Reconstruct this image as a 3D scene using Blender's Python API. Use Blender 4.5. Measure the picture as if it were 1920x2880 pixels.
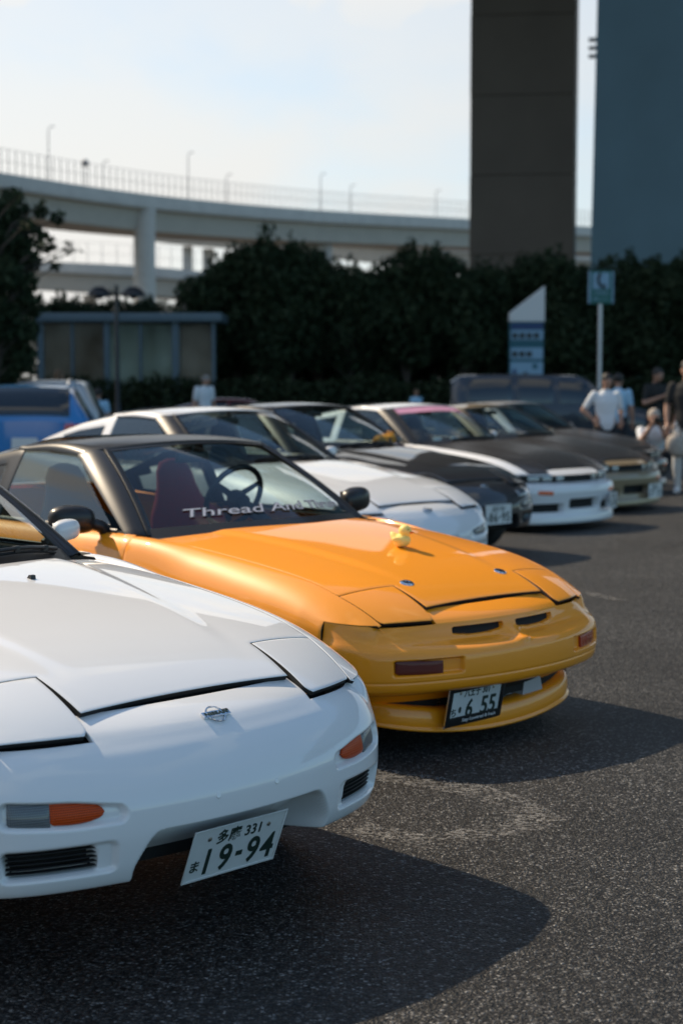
import bpy, bmesh, math, random
import numpy as np
from mathutils import Vector, Matrix

S = bpy.context.scene
for o in list(bpy.data.objects):
    bpy.data.objects.remove(o)
R = math.radians

# ------------------------------------------------------------------ camera
CAM_H, PITCH = 1.5385, R(4.78)
cam_d = bpy.data.cameras.new('camera')
cam = bpy.data.objects.new('camera', cam_d)
S.collection.objects.link(cam)
cam.location = (0, 0, CAM_H)
cam.rotation_euler = (R(90) - PITCH, 0, 0)
cam_d.sensor_fit = 'VERTICAL'
cam_d.sensor_height = 36
cam_d.sensor_width = 24
cam_d.lens = 55.893
cam_d.clip_start = .05
cam_d.clip_end = 6000
cam_d.dof.use_dof = True
cam_d.dof.focus_distance = 4.9
cam_d.dof.aperture_fstop = 2.9
S.camera = cam

# ------------------------------------------------------------------ light
SUN_EL = R(43.5)
SUN_DIR = Vector((-.829 * math.cos(SUN_EL), .559 * math.cos(SUN_EL), math.sin(SUN_EL))).normalized()
sun_d = bpy.data.lights.new('sun', 'SUN')
sun = bpy.data.objects.new('sun', sun_d)
S.collection.objects.link(sun)
sun.rotation_euler = SUN_DIR.to_track_quat('Z', 'Y').to_euler()
sun_d.energy = 4.0
sun_d.angle = R(.5)
sun_d.color = (1, .82, .60)

world = bpy.data.worlds.new('World')
S.world = world
world.use_nodes = True
nt = world.node_tree
bg = nt.nodes['Background']
sky = nt.nodes.new('ShaderNodeTexSky')
sky.sky_type = 'NISHITA'
sky.sun_disc = False
sky.sun_elevation = SUN_EL
sky.sun_rotation = math.atan2(SUN_DIR.x, SUN_DIR.y)
sky.air_density = 1.0
sky.dust_density = .5
sky.ozone_density = 2.5
tc = nt.nodes.new('ShaderNodeTexCoord')
mp = nt.nodes.new('ShaderNodeMapping')
mp.inputs['Scale'].default_value = (1.0, 1.0, 2.6)
mp.inputs['Location'].default_value = (.32, .1, .43)
nz = nt.nodes.new('ShaderNodeTexNoise')
nz.inputs['Scale'].default_value = 2.3
nz.inputs['Detail'].default_value = 7
nz.inputs['Roughness'].default_value = .52
nz.inputs['Distortion'].default_value = .25
mx = nt.nodes.new('ShaderNodeMix')
mx.data_type = 'RGBA'
# thin cloud scatters forward: bright towards the sun, grey-blue away from it
vm = nt.nodes.new('ShaderNodeVectorMath')
vm.operation = 'DOT_PRODUCT'
vm.inputs[1].default_value = SUN_DIR
ph_ = nt.nodes.new('ShaderNodeMapRange')
ph_.interpolation_type = 'SMOOTHSTEP'
ph_.inputs['From Min'].default_value = -.55
ph_.inputs['From Max'].default_value = .75
ph_.inputs['To Min'].default_value = .0
ph_.inputs['To Max'].default_value = 1.0
cc = nt.nodes.new('ShaderNodeMix')
cc.data_type = 'RGBA'
cc.inputs['A'].default_value = (1.6, 2.2, 2.8, 1)
cc.inputs['B'].default_value = (6.0, 5.85, 5.55, 1)
nt.links.new(tc.outputs['Generated'], vm.inputs[0])
nt.links.new(vm.outputs['Value'], ph_.inputs['Value'])
nt.links.new(ph_.outputs['Result'], cc.inputs['Factor'])
nt.links.new(cc.outputs['Result'], mx.inputs['B'])
nt.links.new(tc.outputs['Generated'], mp.inputs['Vector'])
nt.links.new(mp.outputs['Vector'], nz.inputs['Vector'])
def rng_node(src, f0, f1, t0, t1, smooth=True):
    n_ = nt.nodes.new('ShaderNodeMapRange')
    n_.interpolation_type = 'SMOOTHSTEP' if smooth else 'LINEAR'
    for k_, v_ in (('From Min', f0), ('From Max', f1), ('To Min', t0), ('To Max', t1)):
        n_.inputs[k_].default_value = v_
    nt.links.new(src, n_.inputs['Value'])
    return n_.outputs['Result']


def math_node(op, a_, b_):
    n_ = nt.nodes.new('ShaderNodeMath')
    n_.operation = op
    nt.links.new(a_, n_.inputs[0])
    if isinstance(b_, float):
        n_.inputs[1].default_value = b_
    else:
        nt.links.new(b_, n_.inputs[1])
    return n_.outputs[0]


sx_ = nt.nodes.new('ShaderNodeSeparateXYZ')
nt.links.new(tc.outputs['Generated'], sx_.inputs[0])
# pale haze that thins with elevation, broken by soft cloud; crisp cloud higher up; both fade away from the sun
haze_f = math_node('MULTIPLY', rng_node(sx_.outputs['Z'], .06, .56, 1.0, .04), rng_node(nz.outputs['Fac'], .36, .56, .68, 1.0))
cloud_f = math_node('MULTIPLY', rng_node(nz.outputs['Fac'], .50, .58, 0.0, .95), rng_node(sx_.outputs['Z'], .10, .25, .3, 1.0))
sky_f = math_node('MULTIPLY', math_node('MAXIMUM', haze_f, cloud_f), rng_node(vm.outputs['Value'], -.5, .35, .12, 1.0))
nt.links.new(sky_f, mx.inputs['Factor'])
tint = nt.nodes.new('ShaderNodeMix')
tint.data_type = 'RGBA'
tint.blend_type = 'MULTIPLY'
tint.inputs['Factor'].default_value = 1
tint.inputs['B'].default_value = (.84, 1.04, 1.07, 1)
nt.links.new(sky.outputs['Color'], tint.inputs['A'])
nt.links.new(tint.outputs['Result'], mx.inputs['A'])
nt.links.new(mx.outputs['Result'], bg.inputs['Color'])
bg.inputs['Strength'].default_value = .112

S.view_settings.view_transform = 'Standard'
S.view_settings.look = 'None'
S.view_settings.gamma = 1
S.view_settings.exposure = .5
S.view_settings.use_curve_mapping = False
S.render.engine = 'CYCLES'
S.cycles.use_denoising = True
S.cycles.max_bounces = 10
S.cycles.transparent_max_bounces = 16
S.cycles.sample_clamp_indirect = 6

# ------------------------------------------------------------------ helpers
COL = S.collection


def link(o):
    COL.objects.link(o)
    return o


def empty(name, loc=(0, 0, 0), rz=0, parent=None):
    o = bpy.data.objects.new(name, None)
    o.empty_display_size = .2
    o.location = loc
    o.rotation_euler = (0, 0, rz)
    o.parent = parent
    return link(o)


def tag(o, label, cat, group=None):
    o['label'] = label
    o['category'] = cat
    if group:
        o['group'] = group
    return o


def struct(o):
    o['kind'] = 'structure'
    return o


def mk(name, V, F, mat, parent=None, smooth=True, mats=None, mi=None, auto=None):
    me = bpy.data.meshes.new(name)
    me.from_pydata([tuple(map(float, v)) for v in V], [], [tuple(map(int, f)) for f in F])
    for m in (mats or [mat]):
        me.materials.append(m)
    if mi is not None:
        me.polygons.foreach_set('material_index', np.asarray(mi, dtype=np.int32))
    if smooth:
        me.polygons.foreach_set('use_smooth', [True] * len(me.polygons))
        if auto:
            me.set_sharp_from_angle(angle=R(auto))
    me.update()
    o = bpy.data.objects.new(name, me)
    o.parent = parent
    return link(o)


class MB:
    """collects simple solids into one mesh"""

    def __init__(self):
        self.V, self.F, self.M, self.n = [], [], [], 0

    def add(self, V, F, m=0):
        V = [tuple(v) for v in V]
        self.F += [tuple(i + self.n for i in f) for f in F]
        self.V += V
        self.M += [m] * len(F)
        self.n += len(V)
        return self

    def box(self, a, b, m=0, bev=0):
        (x0, y0, z0), (x1, y1, z1) = a, b
        if not bev:
            V = [(x, y, z) for z in (z0, z1) for y in (y0, y1) for x in (x0, x1)]
            F = [(0, 2, 3, 1), (4, 5, 7, 6), (0, 1, 5, 4), (2, 6, 7, 3), (0, 4, 6, 2), (1, 3, 7, 5)]
            return self.add(V, F, m)
        # chamfered box
        c = [(x0 + x1) / 2, (y0 + y1) / 2, (z0 + z1) / 2]
        h = [abs(x1 - x0) / 2, abs(y1 - y0) / 2, abs(z1 - z0) / 2]
        bm = bmesh.new()
        bmesh.ops.create_cube(bm, size=2)
        for v in bm.verts:
            v.co = Vector((c[i] + v.co[i] * h[i] for i in range(3)))
        bmesh.ops.bevel(bm, geom=list(bm.edges), offset=bev, segments=2, profile=.6, affect='EDGES')
        bm.verts.index_update()
        self.add([v.co[:] for v in bm.verts], [[v.index for v in f.verts] for f in bm.faces], m)
        bm.free()
        return self

    def tube(self, pts, rad, seg=10, m=0, cap=True):
        pts = [Vector(p) for p in pts]
        n = len(pts)
        rad = [rad] * n if not hasattr(rad, '__len__') else rad
        V, F = [], []
        t0 = (pts[1] - pts[0]).normalized()
        a = Vector((0, 0, 1)) if abs(t0.z) < .9 else Vector((1, 0, 0))
        side = t0.cross(a).normalized()
        for i, p in enumerate(pts):
            t = (pts[min(i + 1, n - 1)] - pts[max(i - 1, 0)]).normalized()
            side = (side - t * side.dot(t)).normalized()
            up = t.cross(side)
            for k in range(seg):
                an = 2 * math.pi * k / seg
                V.append(p + (side * math.cos(an) + up * math.sin(an)) * rad[i])
        for i in range(n - 1):
            for k in range(seg):
                F.append((i * seg + k, i * seg + (k + 1) % seg, (i + 1) * seg + (k + 1) % seg, (i + 1) * seg + k))
        if cap:
            F.append(tuple(reversed(range(seg))))
            F.append(tuple((n - 1) * seg + k for k in range(seg)))
        return self.add(V, F, m)

    def lathe(self, prof, seg=24, m=0, M=None, cap=True):
        """prof: (r, z) list, around z, transformed by M"""
        M = M or Matrix()
        V = [M @ Vector((r * math.cos(2 * math.pi * k / seg), r * math.sin(2 * math.pi * k / seg), z)) for r, z in prof for k in range(seg)]
        F = []
        for i in range(len(prof) - 1):
            for k in range(seg):
                F.append((i * seg + k, i * seg + (k + 1) % seg, (i + 1) * seg + (k + 1) % seg, (i + 1) * seg + k))
        if cap:
            F.append(tuple(reversed(range(seg))))
            F.append(tuple((len(prof) - 1) * seg + k for k in range(seg)))
        return self.add(V, F, m)

    def sphere(self, c, r, seg=16, rings=10, m=0):
        r = (r, r, r) if not hasattr(r, '__len__') else r
        V = [(c[0], c[1], c[2] - r[2])]
        for i in range(1, rings):
            a = -math.pi / 2 + math.pi * i / rings
            for k in range(seg):
                b = 2 * math.pi * k / seg
                V.append((c[0] + r[0] * math.cos(a) * math.cos(b), c[1] + r[1] * math.cos(a) * math.sin(b), c[2] + r[2] * math.sin(a)))
        V.append((c[0], c[1], c[2] + r[2]))
        F = [(0, 1 + (k + 1) % seg, 1 + k) for k in range(seg)]
        for i in range(rings - 2):
            for k in range(seg):
                F.append((1 + i * seg + k, 1 + i * seg + (k + 1) % seg, 1 + (i + 1) * seg + (k + 1) % seg, 1 + (i + 1) * seg + k))
        t = len(V) - 1
        b = 1 + (rings - 2) * seg
        F += [(b + k, b + (k + 1) % seg, t) for k in range(seg)]
        return self.add(V, F, m)

    def prism(self, poly, z0, z1, m=0, M=None):
        """poly in xy, extruded along z, transformed by M"""
        M = M or Matrix()
        n = len(poly)
        V = [M @ Vector((x, y, z)) for z in (z0, z1) for x, y in poly]
        F = [tuple(reversed(range(n))), tuple(range(n, 2 * n))] + [(k, (k + 1) % n, n + (k + 1) % n, n + k) for k in range(n)]
        return self.add(V, F, m)

    def build(self, name, mat, parent=None, smooth=True, auto=40, mats=None):
        return mk(name, self.V, self.F, mat, parent, smooth, mats, self.M if mats else None, auto)


def cubic(xs, ys):
    """natural cubic spline"""
    xs, ys = np.asarray(xs, float), np.asarray(ys, float)
    n = len(xs)
    h = np.diff(xs)
    A = np.eye(n)
    b = np.zeros(n)
    for i in range(1, n - 1):
        A[i, i - 1], A[i, i], A[i, i + 1] = h[i - 1], 2 * (h[i - 1] + h[i]), h[i]
        b[i] = 6 * ((ys[i + 1] - ys[i]) / h[i] - (ys[i] - ys[i - 1]) / h[i - 1])
    m = np.linalg.solve(A, b)

    def f(x):
        x = np.asarray(x, float)
        xc = np.clip(x, xs[0], xs[-1])
        i = np.clip(np.searchsorted(xs, xc) - 1, 0, n - 2)
        a, c = xs[i + 1] - xc, xc - xs[i]
        hh = h[i]
        v = (m[i] * a ** 3 + m[i + 1] * c ** 3) / (6 * hh) + (ys[i] / hh - m[i] * hh / 6) * a + (ys[i + 1] / hh - m[i + 1] * hh / 6) * c
        s0 = (ys[1] - ys[0]) / h[0] - h[0] * (2 * m[0] + m[1]) / 6
        s1 = (ys[-1] - ys[-2]) / h[-1] + h[-1] * (m[-2] + 2 * m[-1]) / 6
        return v + np.where(x < xs[0], (x - xs[0]) * s0, 0) + np.where(x > xs[-1], (x - xs[-1]) * s1, 0)
    return f


def pchip(xs, ys):
    xs, ys = np.asarray(xs, float), np.asarray(ys, float)
    h = np.diff(xs)
    d = np.diff(ys) / h
    m = np.zeros(len(xs))
    m[0], m[-1] = d[0], d[-1]
    for i in range(1, len(xs) - 1):
        if d[i - 1] * d[i] > 0:
            w1, w2 = 2 * h[i] + h[i - 1], h[i] + 2 * h[i - 1]
            m[i] = (w1 + w2) / (w1 / d[i - 1] + w2 / d[i])

    def f(x):
        x = np.clip(np.asarray(x, float), xs[0], xs[-1])
        i = np.clip(np.searchsorted(xs, x) - 1, 0, len(xs) - 2)
        t = (x - xs[i]) / h[i]
        return (2 * t ** 3 - 3 * t ** 2 + 1) * ys[i] + (t ** 3 - 2 * t ** 2 + t) * h[i] * m[i] + (-2 * t ** 3 + 3 * t ** 2) * ys[i + 1] + (t ** 3 - t ** 2) * h[i] * m[i + 1]
    return f


def sstep(x, a, b):
    t = np.clip((np.asarray(x, float) - a) / (b - a), 0, 1)
    return t * t * (3 - 2 * t)


def panel(name, G, mat, parent, keep=None, r=.0025, depth=.014, hint=(0, 0, 1), mats=None, mi=None, shade_edge=False):
    """grid of points (h, w, 3) as a sheet-metal panel with rounded, turned-in edges"""
    G = np.asarray(G, float)
    h, w = G.shape[:2]
    bm = bmesh.new()
    vs = {}

    def gv(i, j):
        if (i, j) not in vs:
            vs[i, j] = bm.verts.new(G[i, j])
        return vs[i, j]
    for i in range(h - 1):
        for j in range(w - 1):
            if keep is not None and not keep[i, j]:
                continue
            try:
                f = bm.faces.new((gv(i, j), gv(i, j + 1), gv(i + 1, j + 1), gv(i + 1, j)))
                if mi is not None:
                    f.material_index = int(mi[i, j])
            except ValueError:
                pass
    bmesh.ops.remove_doubles(bm, verts=bm.verts, dist=1e-5)
    bm.normal_update()
    s = sum((f.normal * f.calc_area() for f in bm.faces), Vector())
    if s.dot(Vector(hint)) < 0:
        bmesh.ops.reverse_faces(bm, faces=bm.faces)
        bm.normal_update()
    if depth:
        be = [e for e in bm.edges if e.is_boundary]
        out = {}
        for e in be:
            f = e.link_faces[0]
            t = (e.verts[1].co - e.verts[0].co)
            if t.length < 1e-9:
                continue
            o = t.normalized().cross(f.normal)
            if o.dot((e.verts[0].co + e.verts[1].co) / 2 - f.calc_center_median()) < 0:
                o = -o
            for v in e.verts:
                out[v] = out.get(v, Vector()) + o
        r1, r2, r3 = {}, {}, {}
        for v, o in out.items():
            o = o.normalized() if o.length > 1e-6 else Vector()
            n = v.normal.copy()
            r1[v] = bm.verts.new(v.co + o * r * .7 - n * r * .3)
            r2[v] = bm.verts.new(v.co + o * r - n * r)
            r3[v] = bm.verts.new(v.co + o * r - n * (r + depth))
        for e in be:
            a, b = e.verts
            if a not in r1 or b not in r1:
                continue
            f = e.link_faces[0]
            # keep winding consistent with the neighbour face
            for l in f.loops:
                if l.edge == e:
                    a, b = l.vert, l.link_loop_next.vert
            for p, q in ((None, r1), (r1, r2), (r2, r3)):
                A, B = (a, b) if p is None else (p[a], p[b])
                nf = bm.faces.new((B, A, q[a], q[b]))
                nf.material_index = 1 if (shade_edge and p is r2) else f.material_index  # flange wall gets the black that stands for shade in the gap
    for f in bm.faces:
        f.smooth = True
    me = bpy.data.meshes.new(name)
    bm.to_mesh(me)
    bm.free()
    for m in (mats or ([mat, M['gap_shade']] if shade_edge else [mat])):
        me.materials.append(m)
    if depth:
        me.set_sharp_from_angle(angle=R(62))
    o = bpy.data.objects.new(name, me)
    o.parent = parent
    return link(o)


def mirror_y(G):
    G = np.array(G, float)
    G[..., 1] *= -1
    return G


def text_mesh(body, size, depth=.001, res=3, shear=0, bold=0, spacing=1.0, width=None):
    cu = bpy.data.curves.new('text', 'FONT')
    cu.body = body
    cu.size = size
    cu.extrude = depth
    cu.resolution_u = res
    cu.shear = shear
    cu.offset = bold
    cu.space_character = spacing
    cu.align_x = 'CENTER'
    cu.align_y = 'CENTER'
    o = bpy.data.objects.new('text', cu)
    link(o)
    bpy.context.view_layer.update()
    dg = bpy.context.evaluated_depsgraph_get()
    me = bpy.data.meshes.new_from_object(o.evaluated_get(dg))
    V = np.array([v.co[:] for v in me.vertices]) if len(me.vertices) else np.zeros((0, 3))
    F = [tuple(p.vertices) for p in me.polygons]
    bpy.data.objects.remove(o)
    bpy.data.curves.remove(cu)
    bpy.data.meshes.remove(me)
    if width and len(V):
        w = V[:, 0].max() - V[:, 0].min()
        V[:, 0] *= width / w
    if len(V):
        V[:, 0] -= (V[:, 0].max() + V[:, 0].min()) / 2
        V[:, 1] -= (V[:, 1].max() + V[:, 1].min()) / 2
    return V, F


# ------------------------------------------------------------------ materials
def mat(name, col, rough=.5, metal=0, coat=0, spec=.5, coat_rough=.03, noise=0, nscale=8, bump=0, bscale=60, trans=0, emit=None, alpha=1, sheen=0):
    m = bpy.data.materials.new(name)
    m.use_nodes = True
    t = m.node_tree
    b = t.nodes['Principled BSDF']
    b.inputs['Base Color'].default_value = (*col, 1)
    b.inputs['Roughness'].default_value = rough
    b.inputs['Metallic'].default_value = metal
    b.inputs['Coat Weight'].default_value = coat
    b.inputs['Coat Roughness'].default_value = coat_rough
    b.inputs['Specular IOR Level'].default_value = spec
    b.inputs['Transmission Weight'].default_value = trans
    if emit:
        b.inputs['Emission Color'].default_value = (*emit[0], 1)
        b.inputs['Emission Strength'].default_value = emit[1]
    if noise or bump:
        tcn = t.nodes.new('ShaderNodeTexCoord')
    if noise:
        n = t.nodes.new('ShaderNodeTexNoise')
        n.inputs['Scale'].default_value = nscale
        n.inputs['Detail'].default_value = 6
        n.inputs['Roughness'].default_value = .65
        t.links.new(tcn.outputs['Object'], n.inputs['Vector'])
        mr = t.nodes.new('ShaderNodeMapRange')
        mr.inputs['From Min'].default_value = .25
        mr.inputs['From Max'].default_value = .75
        mr.inputs['To Min'].default_value = 1 - noise
        mr.inputs['To Max'].default_value = 1 + noise
        t.links.new(n.outputs['Fac'], mr.inputs['Value'])
        mm = t.nodes.new('ShaderNodeMix')
        mm.data_type = 'RGBA'
        mm.blend_type = 'MULTIPLY'
        mm.inputs['Factor'].default_value = 1
        mm.inputs['A'].default_value = (*col, 1)
        t.links.new(mr.outputs['Result'], mm.inputs['B'])
        t.links.new(mm.outputs['Result'], b.inputs['Base Color'])
        m2 = t.nodes.new('ShaderNodeMath')
        m2.operation = 'MULTIPLY'
        m2.inputs[1].default_value = rough
        t.links.new(mr.outputs['Result'], m2.inputs[0])
        t.links.new(m2.outputs[0], b.inputs['Roughness'])
    if bump:
        n2 = t.nodes.new('ShaderNodeTexNoise')
        n2.inputs['Scale'].default_value = bscale
        n2.inputs['Detail'].default_value = 4
        t.links.new(tcn.outputs['Object'], n2.inputs['Vector'])
        bp = t.nodes.new('ShaderNodeBump')
        bp.inputs['Strength'].default_value = bump
        bp.inputs['Distance'].default_value = .01
        t.links.new(n2.outputs['Fac'], bp.inputs['Height'])
        t.links.new(bp.outputs['Normal'], b.inputs['Normal'])
    return m


def glass_mat(name, tint, refl=1.0, ior=1.5):
    m = bpy.data.materials.new(name)
    m.use_nodes = True
    t = m.node_tree
    for n in list(t.nodes):
        t.nodes.remove(n)
    out = t.nodes.new('ShaderNodeOutputMaterial')
    tr = t.nodes.new('ShaderNodeBsdfTransparent')
    tr.inputs['Color'].default_value = (*tint, 1)
    gl = t.nodes.new('ShaderNodeBsdfGlossy')
    gl.inputs['Roughness'].default_value = .01
    gl.inputs['Color'].default_value = (refl, refl, refl, 1)
    fr = t.nodes.new('ShaderNodeFresnel')
    gm = t.nodes.new('ShaderNodeNewGeometry')
    io = t.nodes.new('ShaderNodeMix')
    io.inputs['A'].default_value = ior
    io.inputs['B'].default_value = 1 / ior      # the same thin pane from either side
    t.links.new(gm.outputs['Backfacing'], io.inputs['Factor'])
    t.links.new(io.outputs['Result'], fr.inputs['IOR'])
    mi = t.nodes.new('ShaderNodeMixShader')
    t.links.new(fr.outputs[0], mi.inputs[0])
    t.links.new(tr.outputs[0], mi.inputs[1])
    t.links.new(gl.outputs[0], mi.inputs[2])
    t.links.new(mi.outputs[0], out.inputs[0])
    return m


def paint(name, col, rough=.5):
    return mat(name, col, rough=rough, coat=1, coat_rough=.025, spec=.5, noise=.012, nscale=3)


def lens_mat(name, col, ribs, rough=.16, coat=.35):
    """moulded lens: fine vertical ribs crossed by a few horizontal ones"""
    m = mat(name, col, rough=rough, coat=coat, spec=.25)
    t = m.node_tree
    g = t.nodes.new('ShaderNodeTexCoord')
    hs = []
    for d_, sc_ in (('Y', ribs), ('Z', ribs * .7)):
        w = t.nodes.new('ShaderNodeTexWave')
        w.bands_direction = d_
        w.inputs['Scale'].default_value = sc_
        t.links.new(g.outputs['Object'], w.inputs['Vector'])
        hs.append(w.outputs['Fac'])
    a_ = t.nodes.new('ShaderNodeMath')
    a_.operation = 'ADD'
    t.links.new(hs[0], a_.inputs[0])
    t.links.new(hs[1], a_.inputs[1])
    bp = t.nodes.new('ShaderNodeBump')
    bp.inputs['Strength'].default_value = .35
    bp.inputs['Distance'].default_value = .002
    t.links.new(a_.outputs[0], bp.inputs['Height'])
    t.links.new(bp.outputs['Normal'], t.nodes['Principled BSDF'].inputs['Normal'])
    # moulded pattern also varies the depth of colour
    mr = t.nodes.new('ShaderNodeMapRange')
    mr.inputs['From Max'].default_value = 2
    mr.inputs['To Min'].default_value = .45
    mr.inputs['To Max'].default_value = 1.5
    t.links.new(a_.outputs[0], mr.inputs['Value'])
    mm = t.nodes.new('ShaderNodeMix')
    mm.data_type = 'RGBA'
    mm.blend_type = 'MULTIPLY'
    mm.inputs['Factor'].default_value = 1
    mm.inputs['A'].default_value = (*col, 1)
    t.links.new(mr.outputs[0], mm.inputs['B'])
    t.links.new(mm.outputs['Result'], t.nodes['Principled BSDF'].inputs['Base Color'])
    return m


M = {}
M['white'] = paint('white_paint', (.74, .75, .755))
M['orange'] = paint('orange_paint', (.97, .328, .001))
M['orange'].node_tree.nodes['Principled BSDF'].inputs['Coat Weight'].default_value = .75
M['black_paint'] = paint('black_paint', (.008, .008, .009))
M['gold'] = paint('gold_paint', (.24, .18, .10))
M['blue_paint'] = paint('blue_paint', (.0, .17, .46))
M['navy_paint'] = paint('navy_paint', (.012, .018, .028))
M['red_paint'] = paint('red_paint', (.09, .006, .006))
M['silver'] = paint('silver_paint', (.42, .43, .44))
M['carbon'] = mat('carbon_weave', (.025, .023, .022), rough=.38, coat=.5, coat_rough=.25, noise=.3, nscale=30)
M['trim'] = mat('black_trim', (.012, .012, .013), rough=.42, noise=.15, nscale=20)
M['satin_black'] = mat('satin_black_paint', (.010, .010, .011), rough=.42, coat=.35, coat_rough=.18, spec=.35)
M['gap_shade'] = mat('gap_shade', (.008, .008, .008), rough=.7)  # painted shade: blackens the turned-in edges inside panel gaps
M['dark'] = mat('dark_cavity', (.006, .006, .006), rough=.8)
M['rubber'] = mat('tyre_rubber', (.018, .018, .018), rough=.75, noise=.2, nscale=30)
M['rim'] = mat('wheel_metal', (.45, .45, .46), rough=.3, metal=1)
M['chrome'] = mat('chrome', (.75, .77, .79), rough=.1, metal=1)
M['screw'] = mat('screw_metal', (.40, .38, .33), rough=.35, metal=1)
M['glass'] = glass_mat('window_glass', (.72, .82, .82), ior=1.62)
M['glass_dark'] = glass_mat('tinted_glass', (.18, .22, .22), ior=1.5)
M['amber'] = lens_mat('amber_lens', (.50, .055, .001), 75, rough=.3, coat=.08)
M['clear'] = lens_mat('clear_lens', (.12, .135, .145), 75, coat=.8)
M['smoked'] = lens_mat('smoked_red_lens', (.13, .016, .008), 75)
M['red_lens'] = lens_mat('red_orange_lens', (.42, .05, .012), 75)
M['amber_bright'] = mat('orange_lens', (.75, .13, .01), rough=.15, coat=1)
M['lamp_glass'] = mat('headlamp_lens', (.30, .32, .34), rough=.08, coat=1, metal=.5)
M['plate'] = mat('plate_white', (.62, .64, .63), rough=.42, noise=.05, nscale=25)
M['ink'] = mat('plate_ink', (.012, .03, .022), rough=.5)
M['frame'] = mat('plate_frame_black', (.012, .012, .012), rough=.3)
M['frame_white'] = mat('printed_white', (.7, .7, .7), rough=.5)
M['banner'] = mat('banner_silver', (.40, .41, .46), rough=.45)
M['seat_red'] = mat('seat_red_cloth', (.42, .03, .03), rough=.85, noise=.2, nscale=30)
M['cloth'] = mat('interior_cloth', (.035, .036, .04), rough=.85)
M['dash'] = mat('dashboard_vinyl', (.025, .027, .032), rough=.6)
M['duck'] = mat('duck_vinyl', (1.0, .76, .22), rough=.4, spec=.4)
M['beak'] = mat('duck_beak_orange', (.85, .20, .02), rough=.35)
M['eye'] = mat('eye_black', (.005, .005, .005), rough=.2)
for k in ('duck',):
    b = M[k].node_tree.nodes['Principled BSDF']
    b.inputs['Subsurface Weight'].default_value = .25
    b.inputs['Subsurface Radius'].default_value = (.03, .02, .006)

# ------------------------------------------------------------------ coupe body (shared shape functions, metres, x forward from the nose, y left)
_sk = np.array([-1.80, -1.559, -1.364, -1.191, -.944, -.671, -.556, -.468, -.415, -.36, -.30, -.26, -.229])
_zk = np.array([.886, .879, .871, .855, .830, .794, .769, .743, .728, .704, .674, .650, .630])
_pf = np.polyfit(_sk, _zk, 6)


def crown(s):
    return .004 + .046 * sstep(-s, .35, 1.6)


def zt(x, y):
    x, y = np.asarray(x, float), np.asarray(y, float)
    s = x + .85 * np.clip(np.abs(y) - .33, 0, 1) ** 2
    z = np.polyval(_pf, s) + crown(s) * (1 - (y / .72) ** 2)
    yc = .29 + .19 * np.clip((-x - .31) / 1.2, 0, 1)
    z = z + .010 * (1 - sstep(np.abs(y), yc - .055, yc + .02)) * sstep(-x, .33, .85)
    return z


_pl = np.array([(0, -.066), (.1, -.069), (.25, -.085), (.41, -.12), (.53, -.157), (.63, -.203), (.705, -.262), (.76, -.335), (.79, -.405), (.803, -.472)])
_d = np.r_[0, np.cumsum(np.hypot(*np.diff(np.r_[_pl * [-1, 1], _pl][np.argsort(np.r_[-_pl[:, 0], _pl[:, 0]])][9:], axis=0).T))]
_full = np.array([(-y, x) for y, x in _pl[::-1]] + [(y, x) for y, x in _pl[1:]])
_ss = np.r_[0, np.cumsum(np.hypot(*np.diff(_full, axis=0).T))]
_ss -= _ss[len(_pl) - 1]
_py, _px = cubic(_ss, _full[:, 0]), cubic(_ss, _full[:, 1])
SMAX = _ss[-1]
_yy = np.linspace(0, SMAX, 400)
_yv = _py(_yy)


def s_of_y(y):
    return np.sign(y) * np.interp(np.abs(y), _yv, _yy)


def plan(s):
    s = np.asarray(s, float)
    e = 1e-3
    tx, ty = _px(s + e) - _px(s - e), _py(s + e) - _py(s - e)
    l = np.hypot(tx, ty)
    return _px(s), _py(s), ty / l, -tx / l      # point, outward normal


def plan_y_at_x(x):
    xs = _px(_yy)
    return np.interp(x, xs[::-1], _yv[::-1])


KN = {
    'plain': dict(
        c=[(.262, .062), (.266, .036), (.285, .022), (.33, .008), (.40, 0), (.45, .002), (.50, .016), (.55, .045), (.585, .076), (.607, .102), (.617, .114)],
        s=[(.262, .060), (.266, .034), (.285, .020), (.33, .008), (.40, 0), (.45, 0), (.50, .008), (.55, .030), (.585, .056), (.605, .080), (.617, .100)],
        e=[(.262, .050), (.266, .022), (.285, .010), (.33, .004), (.40, 0), (.45, 0), (.50, 0), (.55, 0), (.595, .002), (.62, .004), (.638, .008)]),
    'vented': dict(
        c=[(.325, .15), (.338, .11), (.352, .05), (.372, .012), (.40, .003), (.45, 0), (.50, .004), (.527, .020), (.541, .048), (.548, .076), (.558, .096), (.580, .106), (.60, .111), (.617, .116)],
        s=[(.325, .15), (.338, .11), (.352, .05), (.372, .012), (.40, .003), (.45, 0), (.50, .002), (.528, .010), (.548, .030), (.558, .046), (.570, .060), (.586, .074), (.60, .084), (.617, .100)],
        e=[(.325, .11), (.338, .07), (.352, .03), (.372, .008), (.40, .002), (.45, 0), (.50, 0), (.53, .0), (.555, .004), (.57, .007), (.582, .008), (.60, .008), (.62, .008), (.638, .009)]),
    'aero': dict(
        c=[(.125, .05), (.13, .018), (.15, .0), (.20, .004), (.24, .02), (.30, .022), (.40, .008), (.45, .0), (.50, .01), (.525, .03), (.532, .075), (.57, .085), (.60, .088), (.617, .095)],
        s=[(.125, .05), (.13, .018), (.15, .0), (.20, .004), (.24, .02), (.30, .022), (.40, .008), (.45, .0), (.50, .008), (.525, .02), (.532, .055), (.57, .07), (.60, .075), (.617, .085)],
        e=[(.125, .05), (.13, .018), (.15, -.01), (.20, .0), (.24, .01), (.30, .01), (.40, .0), (.45, .0), (.50, .0), (.525, .0), (.532, .004), (.57, .006), (.60, .006), (.638, .009)]),
}
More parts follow.
